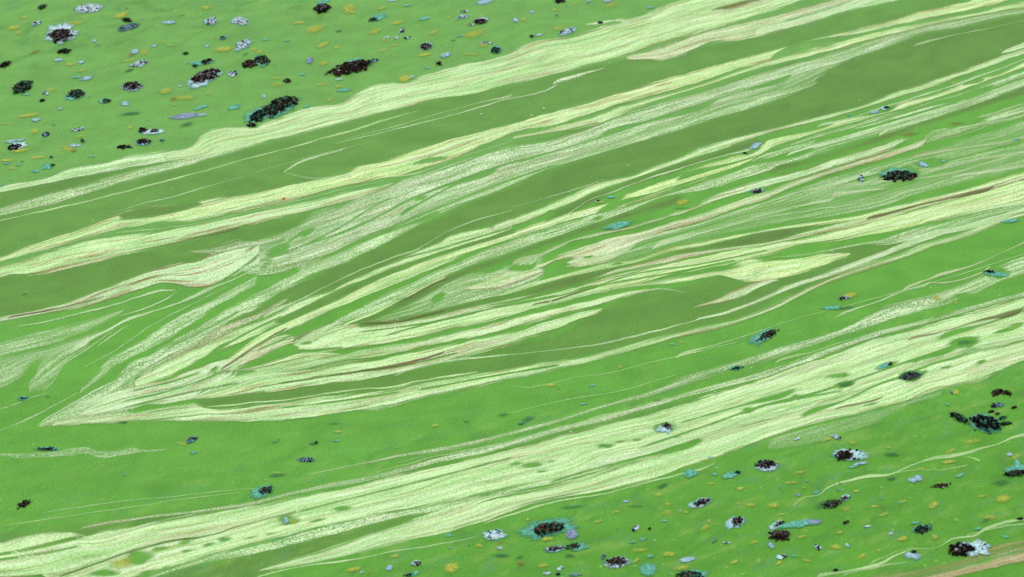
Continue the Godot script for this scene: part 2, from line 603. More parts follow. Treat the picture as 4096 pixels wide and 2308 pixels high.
# ---------------------------------------------------------------- dark clumps
func add_lump(pos: PackedVector3Array, nor: PackedVector3Array, col: PackedColorArray, idx: PackedInt32Array, c: Vector3, r: float, tone: Color):
	var first := pos.size()
	var sd := rng.randf() * 300.0
	var sq := Vector3(rng.randf_range(0.8, 1.5), rng.randf_range(0.6, 1.0), rng.randf_range(0.8, 1.3))
	var turn := rng.randf() * TAU
	for k in 6:
		var el := PI * (k / 5.0 - 0.5)
		for s in 8:
			var a := TAU * s / 8.0
			var d := Vector3(cos(el) * cos(a), sin(el), cos(el) * sin(a))
			var bump := 1.0 + 0.95 * fine.get_noise_3d(d.x * 1.6 + sd, d.y * 1.6, d.z * 1.6)
			var p := (d * sq * bump * r).rotated(Vector3.UP, turn)
			pos.append(c + p)
			nor.append((d / sq + 0.5 * Vector3(fine.get_noise_3d(d.x * 4.0 + sd, d.y * 4.0, d.z * 4.0), 0.0, fine.get_noise_3d(d.x * 4.0, d.y * 4.0 + sd, d.z * 4.0))).rotated(Vector3.UP, turn).normalized())
			var g := 0.55 + 0.9 * absf(fine.get_noise_3d(d.x * 5.0 + sd, d.y * 5.0, d.z * 5.0))
			col.append(Color(tone.r * g, tone.g * g, tone.b * g))
	for k in 5:
		for s in 8:
			var a := first + k * 8 + s
			var b := first + k * 8 + (s + 1) % 8
			idx.append_array(PackedInt32Array([a, b, a + 8, b, b + 8, a + 8]))

func tone_of(brown: float, rim: String) -> Color:
	var x := rng.randf()
	if rim == "t" or rim == "d":
		if x > 0.80:
			return Color(0.045, 0.17, 0.10)
	if x < brown * 0.42:
		return Color(0.085, 0.05, 0.03).lerp(Color(0.20, 0.13, 0.08), rng.randf() * rng.randf())
	if x > (0.86 if rim == "w" or rim == "g" else 0.95):
		return Color(0.30, 0.30, 0.31) * rng.randf_range(0.5, 1.3)
	return Color(0.007, 0.007, 0.007).lerp(Color(0.03, 0.028, 0.027), rng.randf() * rng.randf())

func lumps_mesh(ru: float, rv: float, th: float, n: int, low: float, high: float, y0: float, size: float, rim: String) -> ArrayMesh:
	var pos := PackedVector3Array()
	var nor := PackedVector3Array()
	var col := PackedColorArray()
	var idx := PackedInt32Array()
	for i in n:
		var a := rng.randf() * TAU
		var q := sqrt(rng.randf())
		var x := cos(a) * ru * q
		var z := sin(a) * rv * q
		add_lump(pos, nor, col, idx, at(x * cos(th) - z * sin(th), x * sin(th) + z * cos(th), y0), size * rng.randf_range(0.5, 1.2), tone_of(low, rim))
	return pack(pos, nor, col, PackedVector2Array(), idx)

func clump(u: float, v: float, ru: float, rv: float, deg: float, brown: float, rim: String, skirt: Array, label: String):
	u /= 1000.0; v /= 1000.0; ru /= 1000.0; rv /= 1000.0
	var th := deg_to_rad(deg)
	var o := Node3D.new()
	o.name = numbered("algae_clump")
	add_child(o)
	o.position = at(u, v)
	tag(o, label, "algae clump")
	var sd := rng.randf() * 300.0
	var high := clampf(0.34 * rv, 0.007, 0.04)
	# the body: a lumpy mound
	var pos := PackedVector3Array()
	var nor := PackedVector3Array()
	var col := PackedColorArray()
	var idx := PackedInt32Array()
	var loose := label.contains("scattered") and ru > 0.06
	if loose:
		brown = 0.0
	var seg := clampi(int((ru + rv) * 160.0), 16, 56)
	var rings := clampi(int(rv * 120.0), 5, 12)
	for k in rings + 1:
		var q := float(k) / rings
		for s in seg:
			var a := TAU * s / seg
			var r := 0.74 + 0.55 * fine.get_noise_2d(cos(a) * 1.4 + sd, sin(a) * 1.4) + 0.30 * fine.get_noise_2d(cos(a) * 4.0 * (1.0 + ru * 4.0) + sd, sin(a) * 4.0)
			var x := cos(a) * ru * r * q
			var z := sin(a) * rv * r * q
			var lump := 0.45 + 0.75 * absf(cells.get_noise_2d(x * 45.0 + sd, z * 45.0)) + 0.3 * fine.get_noise_2d(x * 60.0, z * 60.0 + sd)
			if loose:
				x *= 0.5; z *= 0.5
			pos.append(at(x * cos(th) - z * sin(th), x * sin(th) + z * cos(th), 0.005 + high * sqrt(maxf(0.0, 1.0 - q * q)) * lump))
			nor.append(Vector3.UP)
			var g := fine.get_noise_2d(x * 40.0 + sd, z * 40.0)
			var c := Color(0.008, 0.0075, 0.007).lerp(Color(0.075, 0.045, 0.026), clampf(brown * (0.4 + 1.6 * g), 0.0, 1.0))
			if rim == "g" or rim == "w":
				c = c.lerp(Color(0.36, 0.35, 0.34), smoothstep(0.18, 0.4, fine.get_noise_2d(x * 50.0, z * 50.0 + sd * 2.0)) * 0.75)
			if rim == "t" or rim == "d":
				c = c.lerp(Color(0.05, 0.19, 0.11), smoothstep(0.1, 0.4, fine.get_noise_2d(x * 30.0, z * 30.0 + sd * 2.0)) * 0.7)
			col.append(c)
	for k in rings:
		for s in seg:
			var a := k * seg + s
			var b := k * seg + (s + 1) % seg
			idx.append_array(PackedInt32Array([a, a + seg, b, b, a + seg, b + seg]))
	# normals of the mound from its faces
	var sum := PackedVector3Array()
	sum.resize(pos.size())
	for i in range(0, idx.size(), 3):
		var nn := (pos[idx[i + 2]] - pos[idx[i]]).cross(pos[idx[i + 1]] - pos[idx[i]])
		for t in 3:
			sum[idx[i + t]] += nn
	for i in pos.size():
		nor[i] = sum[i].normalized() if sum[i].length() > 1e-12 else Vector3.UP
		if nor[i].y < 0.0:
			nor[i] = -nor[i]
	# knobs grown into the mound and ragged bits round its edge
	var n := clampi(int(ru * rv * 24000.0), 12, 230)
	for i in n:
		var a := rng.randf() * TAU
		var q := sqrt(rng.randf()) * (1.0 + 0.28 * fine.get_noise_2d(cos(a) * 1.4 + sd, sin(a) * 1.4) * 2.0)
		var x := cos(a) * ru * q
		var z := sin(a) * rv * q
		var size := rng.randf_range(0.003, 0.0085) * clampf(rv / 0.05, 0.55, 1.3)
		var y := 0.005 + high * sqrt(maxf(0.0, 1.0 - q * q)) * rng.randf_range(0.55, 1.15)
		add_lump(pos, nor, col, idx, at(x * cos(th) - z * sin(th), x * sin(th) + z * cos(th), y), size, tone_of(brown, rim))
	put("knobbly_mass", pack(pos, nor, col, PackedVector2Array(), idx), mats.lump, o)
	if rim:
		var kind: String = {"w": "A", "t": "T", "g": "W", "d": "D"}[rim]
		var m := sheet_mesh(kind, u, v, skirt[2] / 900.0, skirt[3] / 860.0, deg_to_rad(skirt[4]), 0.0043)
		var f := put({"w": "pale_crust", "t": "teal_skirt", "g": "grey_crust", "d": "green_skirt"}[rim], m, mats["crust" if rim == "g" else "grain"], o)
		f.position = at(skirt[0] / 1000.0 - u, skirt[1] / 1000.0 - v)
	if ru > 0.035:
		put("loose_bits", lumps_mesh(ru * 1.22, rv * 1.3, th, clampi(int(ru * (50.0 if rim == "w" else 120.0)), 3, 26), brown, 0.0, 0.006, 0.005, rim), mats.lump, o).set_meta("kind", "stuff")

# ---------------------------------------------------------------- flecks nobody could count
func edge_at(d: Dictionary, key: String, u: float) -> float:
	var e: PackedFloat32Array = d[key]
	return e[clampi(int((u - d.u0) / GRID), 0, e.size() - 1)]

func lay_flecks():
	var upper: Dictionary
	var upper2: Dictionary
	var lower: Dictionary
	for d in strips:
		if d.label.begins_with("wide pale green scum band edging"):
			upper = d
		if d.label.begins_with("pale scum strand along the dotted"):
			upper2 = d
		if d.label.begins_with("big pale scum band"):
			lower = d
	var st := SurfaceTool.new()
	st.begin(Mesh.PRIMITIVE_TRIANGLES)
	for s in 8:
		var a := TAU * s / 8.0
		var b := TAU * (s + 1) / 8.0
		for p in [Vector3.ZERO, Vector3(cos(a) * (0.75 if s % 2 else 1.0), 0, sin(a)), Vector3(cos(b) * (1.0 if s % 2 else 0.75), 0, sin(b))]:
			st.set_normal(Vector3.UP)
			st.set_color(Color.WHITE)
			st.add_vertex(p + Vector3(0, 0.25 if p == Vector3.ZERO else 0.0, 0))
	var leaf := st.commit()
	var spots := []
	var tones := []
	var tries := 0
	while spots.size() < 2400 and tries < 60000:
		tries += 1
		var u := rng.randf_range(-7.0, 9.5)
		var v := rng.randf_range(-9.0, 6.6)
		var top := edge_at(upper, "top", u) if u > upper.u0 else edge_at(upper2, "top", u)
		var low := edge_at(lower, "bot", u)
		var dotted := v < top - 0.05 or (v > low + 0.05 and u > -1.2) or v > low + 0.4
		var lime := not dotted and v > top
		if lime and rng.randf() > 0.22:
			continue
		var x := rng.randf()
		var tone := lin(Color(0.58, 0.76, 0.36)).lerp(lin(Color(0.47, 0.72, 0.33)), rng.randf())
		var la := rng.randf_range(0.006, 0.026)
		var lb := rng.randf_range(0.004, 0.014)
		if lime:
			tone = lin(Color(0.40, 0.64, 0.27)) if x < 0.6 else lin(Color(0.74, 0.86, 0.55))
			la = rng.randf_range(0.004, 0.011)
			lb = la * 0.7
			if x > 0.985:
				tone = lin(Color(0.20, 0.17, 0.10)); la = 0.004; lb = 0.004
		elif x < 0.16:
			tone = lin(Color(0.36, 0.62, 0.42))
		elif x < 0.24:
			tone = lin(Color(0.62, 0.78, 0.74)); la *= 0.5
		elif x < 0.36:
			tone = lin(Color(0.36, 0.58, 0.26)); la *= 0.6
		var ang := rng.randfn(0.0, 0.45) - 0.25
		var bx := at(cos(ang), sin(ang)) * la
		var bz := at(-sin(ang), cos(ang)) * lb
		spots.append(Transform3D(Basis(bx, Vector3(0, 0.006, 0), bz), at(u, v, 0.0007 + 0.000004 * (tries % 90))))
		tones.append(tone)
	var mm := MultiMesh.new()
	mm.transform_format = MultiMesh.TRANSFORM_3D
	mm.use_colors = true
	mm.mesh = leaf
	mm.instance_count = spots.size()
	for i in spots.size():
		mm.set_instance_transform(i, spots[i])
		mm.set_instance_color(i, tones[i])
	var o := MultiMeshInstance3D.new()
	o.name = "floating_flecks"
	o.multimesh = mm
	o.material_override = mats.lump
	o.set_meta("kind", "stuff")
	tag(o, "countless tiny green and pale flecks strewn over the open water", "flecks")
	add_child(o)

# ---------------------------------------------------------------- what lies where

func lay_scum():
	scum(0,"pale scum strand along the dotted upper left water, from the left edge","white",0.86,3.0,0.1,
		[-4937,-3880,-2743,-3745,-2610,-3745,-2353,-3714,-2111,-3782,-1807,-3707,-1603,-3748,-1411,-3696,-1217,-3671,-956,-3625],
		[-4968,-3792,-2781,-3655,-2526,-3624,-2004,-3575,-1480,-3511,-1223,-3465,-1033,-3469])
	scum(0,"wide pale green scum band edging the dotted water, up to the top edge","pale",0.9,3.0,0.45,
		[-1294,-3589,-1036,-3618,-828,-3808,-671,-3855,-439,-3743,-145,-3756,122,-3817,242,-3822,393,-3770,523,-3769,661,-3853,777,-3912,975,-3942,1146,-3899,1329,-3899,1498,-3929,1645,-3912,1864,-3933,2041,-3878,2213,-3908,2367,-3940,2514,-4008,2731,-4015,3004,-3935,3244,-3973,3376,-4011,3537,-4022,3719,-4032,3965,-4070,4112,-4125,4335,-4158,4771,-4188,8262,-4697],
		[-1328,-3519,-988,-3369,-525,-3393,-47,-3386,449,-3399,950,-3406,1169,-3430,1517,-3338,1999,-3326,2411,-3320,2832,-3320,3163,-3337,3640,-3406,4198,-3420,4881,-3476,5268,-3542,5337,-3555,8837,-4021])
	scum(0,"thin hooked scum tongue reaching back into the dotted water near the top","white",0.85,1,0.25,
		[3265,-4131,3380,-4106,3495,-4080,3652,-4051],
		[3255,-4116,3355,-4067,3450,-4010,3586,-3949])
	scum(0,"streaky green and pale strand just below the uppermost left strand","thin",0.72,3.0,0.25,
		[-5095,-3431,-2893,-3394,-2436,-3421,-2160,-3431,-1691,-3458,-1497,-3476,-1148,-3465,-813,-3456,-485,-3471],
		[-5141,-3300,-2951,-3259,-2697,-3234,-2142,-3271,-1947,-3302,-1668,-3311,-1304,-3298,-999,-3348,-543,-3358])
	scum(0,"pinkish grey scum fan below the wide upper band, near the top edge","pink",0.8,3.0,0.5,
		[3169,-3313,3600,-3345,4073,-3399,4513,-3393,4800,-3361,5130,-3392,5421,-3416,5562,-3420,8850,-3606],
		[3162,-3255,3347,-3124,3414,-3063,3891,-3128,4020,-3156,4305,-3090,4604,-3080,4735,-3152,5016,-3231,5462,-3281,5755,-3304,9053,-3484])
	scum(0,"creamy white scum strip leaving the top edge right of the pinkish fan","white",0.92,3.0,0.2,
		[4546,-3201,4715,-3239,5166,-3239,5533,-3272,5778,-3291,6128,-3305,9327,-3325],
		[4462,-3081,4609,-3088,5047,-3072,5529,-3109,6087,-3083,6283,-3076,9479,-3086])
	scum(0,"short pale scum streak floating in the green lane under the pinkish fan","white",0.75,1.5,0.25,
		[2318,-3155,2561,-3209,2709,-3211,2907,-3204],
		[2304,-3133,2519,-3144,2681,-3167,2898,-3189])
	scum(1,"thin pale scum thread trailing left from the short streak","white",0.8,1.0,0.1,
		[1142,-3040,1484,-3066,1855,-3087,2094,-3061,2339,-3121],
		[1135,-3027,1467,-3038,1837,-3058,2077,-3032,2330,-3108])
	scum(0,"pale pink-flecked scum band from the left edge to the top right corner","yellow",0.9,3.0,0.6,
		[-5473,-2356,-3247,-2569,-3013,-2615,-2768,-2673,-2496,-2691,-2297,-2739,-2102,-2774,-1835,-2767,-1644,-2695,-1434,-2655,-1266,-2623,-960,-2543,-688,-2528,-417,-2507,-137,-2498,-22,-2536,266,-2534,487,-2583,791,-2603,1248,-2617,1578,-2626,1894,-2646,2293,-2628,2630,-2670,2949,-2676,3294,-2718,3721,-2715,4061,-2736,4366,-2739,4703,-2746,5254,-2732,5600,-2739,6069,-2751,6626,-2715,6719,-2725,10225,-3049],
		[-5496,-2289,-3277,-2498,-2848,-2491,-2477,-2539,-2169,-2537,-2055,-2493,-1894,-2455,-1669,-2362,-1411,-2333,-1084,-2299,-822,-2270,-537,-2281,-295,-2292,-74,-2265,71,-2266,196,-2236,388,-2236,642,-2254,869,-2308,1161,-2390,1478,-2460,1853,-2414,2275,-2436,2611,-2476,3031,-2478,3466,-2495,4264,-2593,4702,-2589,5517,-2628,6166,-2573,6808,-2538,7008,-2552,10531,-2865])
	scum(0,"narrow pale scum band with a dark seam above it, to the right edge","yellow",0.88,3.0,0.4,
		[1433,-2384,1811,-2345,2227,-2360,2575,-2420,3003,-2436,3437,-2452,4239,-2557,4676,-2553,5479,-2576,6126,-2521,7100,-2452,10013,-2097],
		[1408,-2343,1777,-2290,1998,-2241,2185,-2214,2623,-2333,3069,-2377,3513,-2407,4184,-2478,4599,-2444,5050,-2453,5514,-2470,6086,-2469,6484,-2425,7004,-2333,9901,-1975])
	scum(1,"pink-edged scum thread between two green lanes, upper middle","pink",0.8,1.0,0.1,
		[79,-2280,367,-2199,640,-2251,863,-2298,1107,-2298,1400,-2331],
		[71,-2265,348,-2166,621,-2217,843,-2264,1087,-2264,1391,-2315])
	scum(0,"bright pale scum band second below the left pink-flecked band","pale",0.92,3.0,0.6,
		[-5502,-2272,-3302,-2441,-2951,-2456,-2584,-2496,-2339,-2456,-2031,-2354,-1786,-2306,-1450,-2255,-1124,-2221,-856,-2205,-512,-2153,-229,-2156,39,-2126,121,-2130],
		[-5565,-2092,-3383,-2252,-3293,-2261,-3166,-2161,-3009,-2130,-2763,-2102,-2418,-2095,-2078,-2069,-1816,-2060,-1461,-2053,-1210,-2053,-938,-2049,-763,-2029,-395,-2022,-193,-2048,76,-2104])
	scum(1,"fine green-white threads in the lane between the two left bands","thin",0.6,1.0,0.1,
		[-2568,-2533,-2198,-2475,-1854,-2351,-1432,-2291,-898,-2260,-309,-2244,42,-2193],
		[-2572,-2524,-2207,-2456,-1863,-2332,-1442,-2272,-908,-2240,-320,-2224,37,-2184])
	scum(0,"wide streaked whitish band from the middle up to the right edge","white",0.74,4,0.3,
		[-1906,-1876,-1758,-1852,-1617,-1849,-1471,-1852,-1347,-1786,-1170,-1778,-948,-1853,-761,-1943,-413,-1990,-97,-2051,65,-2084,241,-2146,532,-2150,753,-2196,1065,-2227,1326,-2207,1641,-2147,2011,-2177,2367,-2257,2902,-2282,3437,-2294,4109,-2370,4779,-2387,5397,-2466,5860,-2475,6398,-2423,6992,-2318,9891,-1964],
		[-1902,-1849,-1774,-1748,-1736,-1469,-1683,-1294,-1590,-1199,-1467,-1164,-1234,-1199,-953,-1255,-647,-1349,-308,-1427,46,-1526,411,-1607,816,-1668,1242,-1741,1665,-1784,2094,-1829,2555,-1898,3008,-1957,3470,-2018,3906,-2081,4142,-2109,4522,-2183,4856,-2186,5169,-2236,5558,-2305,5760,-2343,6283,-2275,6920,-2229,9807,-1873])
	scum(0,"green-white scum band flanking the broad olive lane, upper side","thin",0.82,5,0.12,
		[-3307,-258,-3086,-451,-2917,-493,-2498,-666,-2059,-860,-1771,-956,-1535,-1032,-1193,-1142,-851,-1242,-509,-1332,-162,-1423,277,-1532,782,-1610,1210,-1688,1636,-1738,2060,-1776,2515,-1837,2963,-1889,3316,-1917,3576,-1925,3834,-1976,4134,-1944,4370,-1971],
		[-3315,-172,-3118,-243,-2898,-359,-2601,-456,-2170,-640,-1882,-739,-1637,-875,-1449,-933,-1212,-1011,-912,-1069,-590,-1159,-296,-1270,-123,-1333,326,-1460,941,-1567,1182,-1643,1818,-1711,2236,-1734,2548,-1742,3106,-1803,3723,-1818,4004,-1864,4360,-1957])
	scum(0,"creamy band with brown core slanting down to the left edge","white",0.9,3.0,0.75,
		[-5619,-1938,-3650,-1627,-3249,-1590,-3075,-1601,-2806,-1632,-2711,-1652,-2420,-1721,-2151,-1734,-1902,-1704,-1797,-1738,-1661,-1746,-1511,-1704,-1375,-1688],
		[-5638,-1885,-3673,-1573,-3371,-1504,-3058,-1452,-2709,-1473,-2491,-1481,-2330,-1509,-2220,-1412,-2144,-1304,-2056,-1251,-1828,-1286,-1533,-1379])
	scum(1,"pale scum hairpin line in green water, upper limb","white",0.8,1.0,0.1,
		[-3585,-1433,-3334,-1399,-3045,-1392,-2751,-1382,-2499,-1408,-2363,-1404,-2290,-1340],
		[-3592,-1417,-3349,-1364,-3061,-1356,-2767,-1347,-2516,-1372,-2380,-1368,-2298,-1324])
	scum(1,"pale scum hairpin line in green water, lower limb","white",0.75,1.0,0.1,
		[-2850,-1170,-2578,-1206,-2379,-1263,-2286,-1320],
		[-2856,-1156,-2592,-1176,-2393,-1233,-2292,-1306])
	scum(1,"bright scum strand with frayed left end in the left fan","white",0.85,1.0,0.1,
		[-3377,-893,-3263,-963,-3166,-993,-3046,-1021,-2840,-1103,-2614,-1129,-2345,-1154,-2056,-1251,-1743,-1314,-1500,-1375],
		[-3388,-870,-3315,-848,-3203,-913,-3065,-981,-2862,-1056,-2639,-1076,-2374,-1095,-2097,-1167,-1780,-1242,-1525,-1326])
	scum(1,"short white scum strand below the frayed strand","white",0.85,1.0,0.1,
		[-3195,-821,-3053,-914,-2939,-979,-2852,-1006],
		[-3201,-808,-3066,-885,-2952,-950,-2858,-993])
	scum(0,"faint green-white scum veil at the left edge, upper part","thin",0.5,6,0,
		[-5832,-1332,-3802,-1273,-3511,-1260,-3189,-1237,-2777,-1253],
		[-5914,-1098,-3906,-1030,-3582,-1024,-3234,-1064,-2780,-1232])
	scum(0,"faint mottled scum veil at the left edge, lower part","thin",0.52,6,0.05,
		[-6042,-734,-3914,-1013,-3593,-1001,-3255,-1017,-2945,-1038],
		[-6178,-346,-4090,-602,-3945,-641,-3694,-845,-3496,-848,-3312,-891,-2950,-1012])
	scum(0,"faint scum tongue curling down beside the small dark clump at left","thin",0.55,4,0,
		[-3922,-530,-3806,-628,-3681,-801,-3463,-923,-3192,-1009],
		[-3923,-433,-3802,-416,-3698,-507,-3534,-691,-3237,-874])
	scum(1,"white rim line of the faint curling tongue","white",0.7,1.0,0.1,
		[-3832,-400,-3691,-520,-3538,-697,-3335,-806,-3006,-979],
		[-3837,-387,-3704,-493,-3550,-669,-3347,-777,-3012,-966])
	scum(0,"narrow green-white strand slanting through the middle of the left fan","thin",0.72,3,0,
		[-3612,-266,-3371,-437,-3264,-551,-3100,-632,-2784,-771,-2448,-942,-2038,-1077,-1634,-1225],
		[-3614,-226,-3371,-367,-3223,-476,-3088,-517,-2774,-618,-2330,-834,-1889,-1026,-1698,-1098])
	scum(1,"thin white scum thread above the slanting fan strand","white",0.75,1.0,0.1,
		[-3411,-587,-3181,-672,-2914,-803,-2698,-918,-2512,-986,-2201,-1096,-1900,-1179],
		[-3415,-579,-3190,-652,-2923,-783,-2708,-898,-2522,-966,-2211,-1076,-1904,-1169])
	scum(0,"pale translucent scum wedge ending in the lower left fold tip","thin",0.7,4,0.2,
		[-4067,40,-3835,-91,-3643,-161,-3460,-210,-3269,-270,-3167,-244],
		[-4074,69,-3913,119,-3787,155,-3537,304,-3433,286,-3282,35])
	scum(1,"white line along the upper side of the lower left fold tip","white",0.85,1.0,0.1,
		[-4069,44,-3957,-32,-3839,-83,-3645,-158,-3448,-234,-3261,-287],
		[-4074,56,-3968,-5,-3851,-56,-3657,-131,-3461,-207,-3267,-275])
	scum(1,"thin pale thread running down to the left edge below the fan","white",0.65,1.0,0.1,
		[-6363,181,-4329,-44,-4195,-64,-4053,-100,-3888,-150,-3732,-214,-3617,-255],
		[-6367,190,-4333,-34,-4204,-43,-4062,-79,-3898,-129,-3742,-192,-3621,-245])
	scum(1,"second thin pale thread to the left edge below the fan","thin",0.6,1.0,0.1,
		[-6332,91,-4213,-314,-4089,-346,-3932,-376,-3811,-361],
		[-6337,105,-4219,-299,-4103,-313,-3947,-343,-3817,-346])
	scum(0,"pinkish scum strand under the olive lane, left half","pink",0.78,3,0.35,
		[-3095,-257,-2740,-430,-2421,-546,-2273,-605,-1921,-663,-1605,-763],
		[-3142,-193,-2734,-354,-2358,-434,-1971,-565,-1629,-716])
	scum(0,"outer pale scum limb of the central fold, below the olive lane","pale",0.92,3.0,0.35,
		[-3226,-153,-2823,-343,-2446,-428,-2148,-515,-1983,-542,-1779,-601,-1471,-690,-1241,-691,-1132,-742,-874,-808,-571,-864,-360,-915,-160,-942,73,-1024,433,-998,630,-1048],
		[-3231,-73,-2934,-111,-2674,-225,-2442,-266,-2076,-360,-1854,-457,-1547,-545,-1272,-633,-1112,-699,-923,-719,-611,-793,-421,-807,-134,-828,255,-856,519,-863])
	scum(0,"bright yellow-green scum limb inside the central fold","yellow",0.94,3.0,0.3,
		[-2883,88,-2575,-66,-2307,-199,-2093,-326,-1880,-406,-1584,-476,-1319,-545,-1048,-614,-709,-708,-462,-735,-161,-779,226,-808,497,-827,809,-873,1204,-890,1440,-876,1624,-938,1939,-967,2271,-1016,2593,-1045,2920,-1076,3284,-1188,3893,-1159,4014,-1210,4325,-1166,4553,-1125,4673,-1198,5111,-1199,5614,-1274,5821,-1250,6197,-1329,9884,-1956],
		[-2888,113,-2624,33,-2360,-94,-2159,-197,-1929,-272,-1656,-339,-1351,-420,-1048,-490,-734,-535,-398,-609,-21,-703,446,-742,749,-775,1131,-773,1517,-770,1817,-779,2128,-801,2452,-836,2788,-883,3184,-1045,3522,-1082,3850,-1100,4286,-1113,4608,-1111,5060,-1131,5664,-1194,6136,-1254,9807,-1873])
	scum(0,"streaked white scum area forming the closed point of the big fold","white",0.88,3,0.5,
		[-3734,38,-3550,-84,-3411,-139,-3224,-124,-2950,-78,-2681,-122,-2472,-139,-2336,-101],
		[-3738,83,-3481,183,-3235,208,-2906,269,-2685,221,-2378,-19])
	scum(0,"green streaked inner limb between the bright limb and the brown wedge","thin",0.8,4,0.2,
		[-1864,-108,-1642,-203,-1419,-294,-1168,-355,-780,-453,-436,-544,-66,-626,431,-717,734,-750,1115,-748,1501,-746,1800,-755,2112,-776,2435,-811,2771,-858,3139,-981,3827,-1067,4573,-1065,5024,-1085,5597,-1144,6097,-1206,9566,-1611],
		[-1866,-65,-1704,-85,-1540,-134,-1358,-167,-1218,-181,-1017,-226,-803,-289,-575,-376,-149,-483,323,-537,722,-576,1024,-602,1268,-606,1547,-666,1887,-737,2070,-714,2337,-667,2658,-694,2943,-701,3375,-730,3938,-786,4376,-803,4831,-833,5382,-870,5869,-921,9283,-1305])
	scum(1,"creamy rim along the upper side of the brown wedge","yellow",0.9,1.0,0.1,
		[-1433,-152,-1348,-187,-1202,-209,-1002,-252,-789,-315,-565,-394,-360,-435],
		[-1451,-118,-1375,-136,-1227,-164,-1024,-212,-811,-275,-585,-359,-373,-412])
	scum(0,"pale streaked scum inside the brown wedge","thin",0.55,4,0.1,
		[-1220,-107,-1067,-135,-881,-152,-650,-244,-517,-319,-293,-356,-113,-351,202,-336,507,-378],
		[-1219,-76,-1082,-39,-878,1,-449,31,-31,51,178,21,347,-74])
	scum(0,"white scum strand lining the lower side of the broad olive lane","pale",0.92,3.0,0.4,
		[415,-993,634,-1054,942,-1090,1270,-1151,1449,-1218,1707,-1221,1891,-1199,2127,-1254,2450,-1285,2695,-1348,2861,-1368,3174,-1366,3403,-1360,3919,-1343,4463,-1353,4840,-1421,5181,-1434,5672,-1492,6056,-1548,6393,-1573,9865,-1936],
		[367,-913,563,-937,874,-978,1196,-1032,1432,-1097,1646,-1126,1950,-1137,2292,-1200,2617,-1231,2828,-1241,3110,-1274,3361,-1300,3979,-1279,4424,-1300,4774,-1333,5231,-1354,5842,-1420,6320,-1482,9775,-1838])
	scum(1,"thin pale thread between the olive seam and the small green pools","white",0.8,1.0,0.1,
		[853,-838,1073,-884,1327,-1005,1648,-1055,1926,-1099,2347,-1131,2865,-1145,3112,-1133],
		[846,-827,1057,-859,1311,-980,1632,-1029,1909,-1073,2330,-1105,2848,-1119,3104,-1122])
	scum(1,"thin pale scum double line at the right, above the small blue patches","white",0.75,1.0,0.1,
		[3815,-1198,4130,-1193,4596,-1240,4943,-1266,5375,-1293,5867,-1349,6259,-1406,9946,-2023],
		[3804,-1183,4106,-1160,4571,-1206,4917,-1232,5348,-1259,5840,-1315,6246,-1391,9930,-2006])
	scum(0,"pink-white scum strand below the string of green pools","white",0.9,3.0,0.55,
		[220,-365,521,-402,743,-456,1036,-470,1383,-411,1706,-461,1993,-450,2178,-502,2572,-569,2856,-575,3258,-565,3597,-605,3913,-607,4246,-629,4638,-864],
		[202,-336,489,-349,713,-408,1098,-416,1452,-369,1854,-389,2291,-451,2500,-464,2777,-464,3186,-465,3501,-473,3819,-481,4169,-527,4539,-734])
	scum(0,"wide scum streaks above the brown seam at the right edge","thin",0.72,3.0,0.5,
		[4175,-802,4648,-877,5076,-908,5460,-969,5950,-1022,9405,-1437],
		[4141,-757,4559,-760,5000,-809,5376,-863,5874,-928,9312,-1335])
	scum(0,"pinkish scum tongue with a blunt left end in the middle of the fold","pink",0.85,3.0,0.55,
		[-321,-208,-226,-222,-67,-244,158,-251,470,-239,644,-296,1041,-326,1405,-297,1806,-316,2097,-311,2433,-366,2709,-365,2942,-409,3267,-435,3691,-449,4131,-476,4470,-513],
		[-330,-167,-216,-114,-79,-39,203,-81,464,-83,690,-27,930,-3,1321,-166,1730,-202,2032,-214,2357,-257,2640,-267,2881,-323,3213,-360,3636,-374,4065,-388,4441,-475])
	scum(0,"streaky green and white scum sheet around the black and green clump","thin",0.3,6,0.15,
		[772,-98,1313,-155,1718,-184,2020,-196,2341,-232,2623,-243,3191,-329,3618,-349,4027,-338,4626,-326,5447,-397,8519,-474],
		[737,17,1066,79,1466,52,1823,94,2339,164,2867,262,3313,343,3934,336,4413,361,4820,382,7764,345])
	scum(0,"pale streaks below the brown seam at the right edge","thin",0.6,4,0.5,
		[4518,-577,4834,-594,5219,-629,5645,-643,8681,-650],
		[4412,-437,4700,-421,5066,-436,5468,-422,8467,-419])
	scum(1,"pale scum line looping under the black and green clump","pink",0.7,1.0,0.1,
		[3055,-236,3298,-177,3605,-90,3923,40,4256,97,4626,112,5054,92,8193,-121],
		[3028,-199,3254,-116,3569,-41,3895,76,4209,158,4587,161,5029,123,8163,-88])
	scum(1,"curved pale scum line left of the black and green clump","pink",0.75,1.0,0.1,
		[3226,-190,3484,-206,3651,-208,3838,-181],
		[3212,-172,3457,-170,3628,-178,3820,-156])
	scum(0,"creamy scum strand over the dark wedge, reaching the right edge","yellow",0.92,3.0,0.5,
		[-163,41,88,6,456,7,818,26,1066,79,1462,58,1815,106,2323,187,2746,291,3090,371,3480,392,3866,426,4274,436,4782,431,7707,406],
		[-150,80,53,63,417,70,774,95,1025,143,1416,127,1768,176,2282,246,2786,374,3134,448,3515,481,3914,498,4312,511,4719,509,7632,488])
	scum(0,"pinkish brown scum strand under the dark wedge","pink",0.88,3.0,0.7,
		[-1382,-3,-1130,-22,-894,29,-482,87,-234,99,12,131,279,144,752,130,1105,166,1465,198,1797,276,2201,362,2486,377,2815,400,3134,448,3523,470,3923,486,4321,499,4738,485,7690,426],
		[-1397,25,-1161,34,-926,85,-515,143,-267,156,-22,188,237,212,427,202,895,200,1241,248,1686,298,2160,420,2428,458,2748,493,3078,524,3479,528,3877,545,4284,546,4690,545,7632,489])
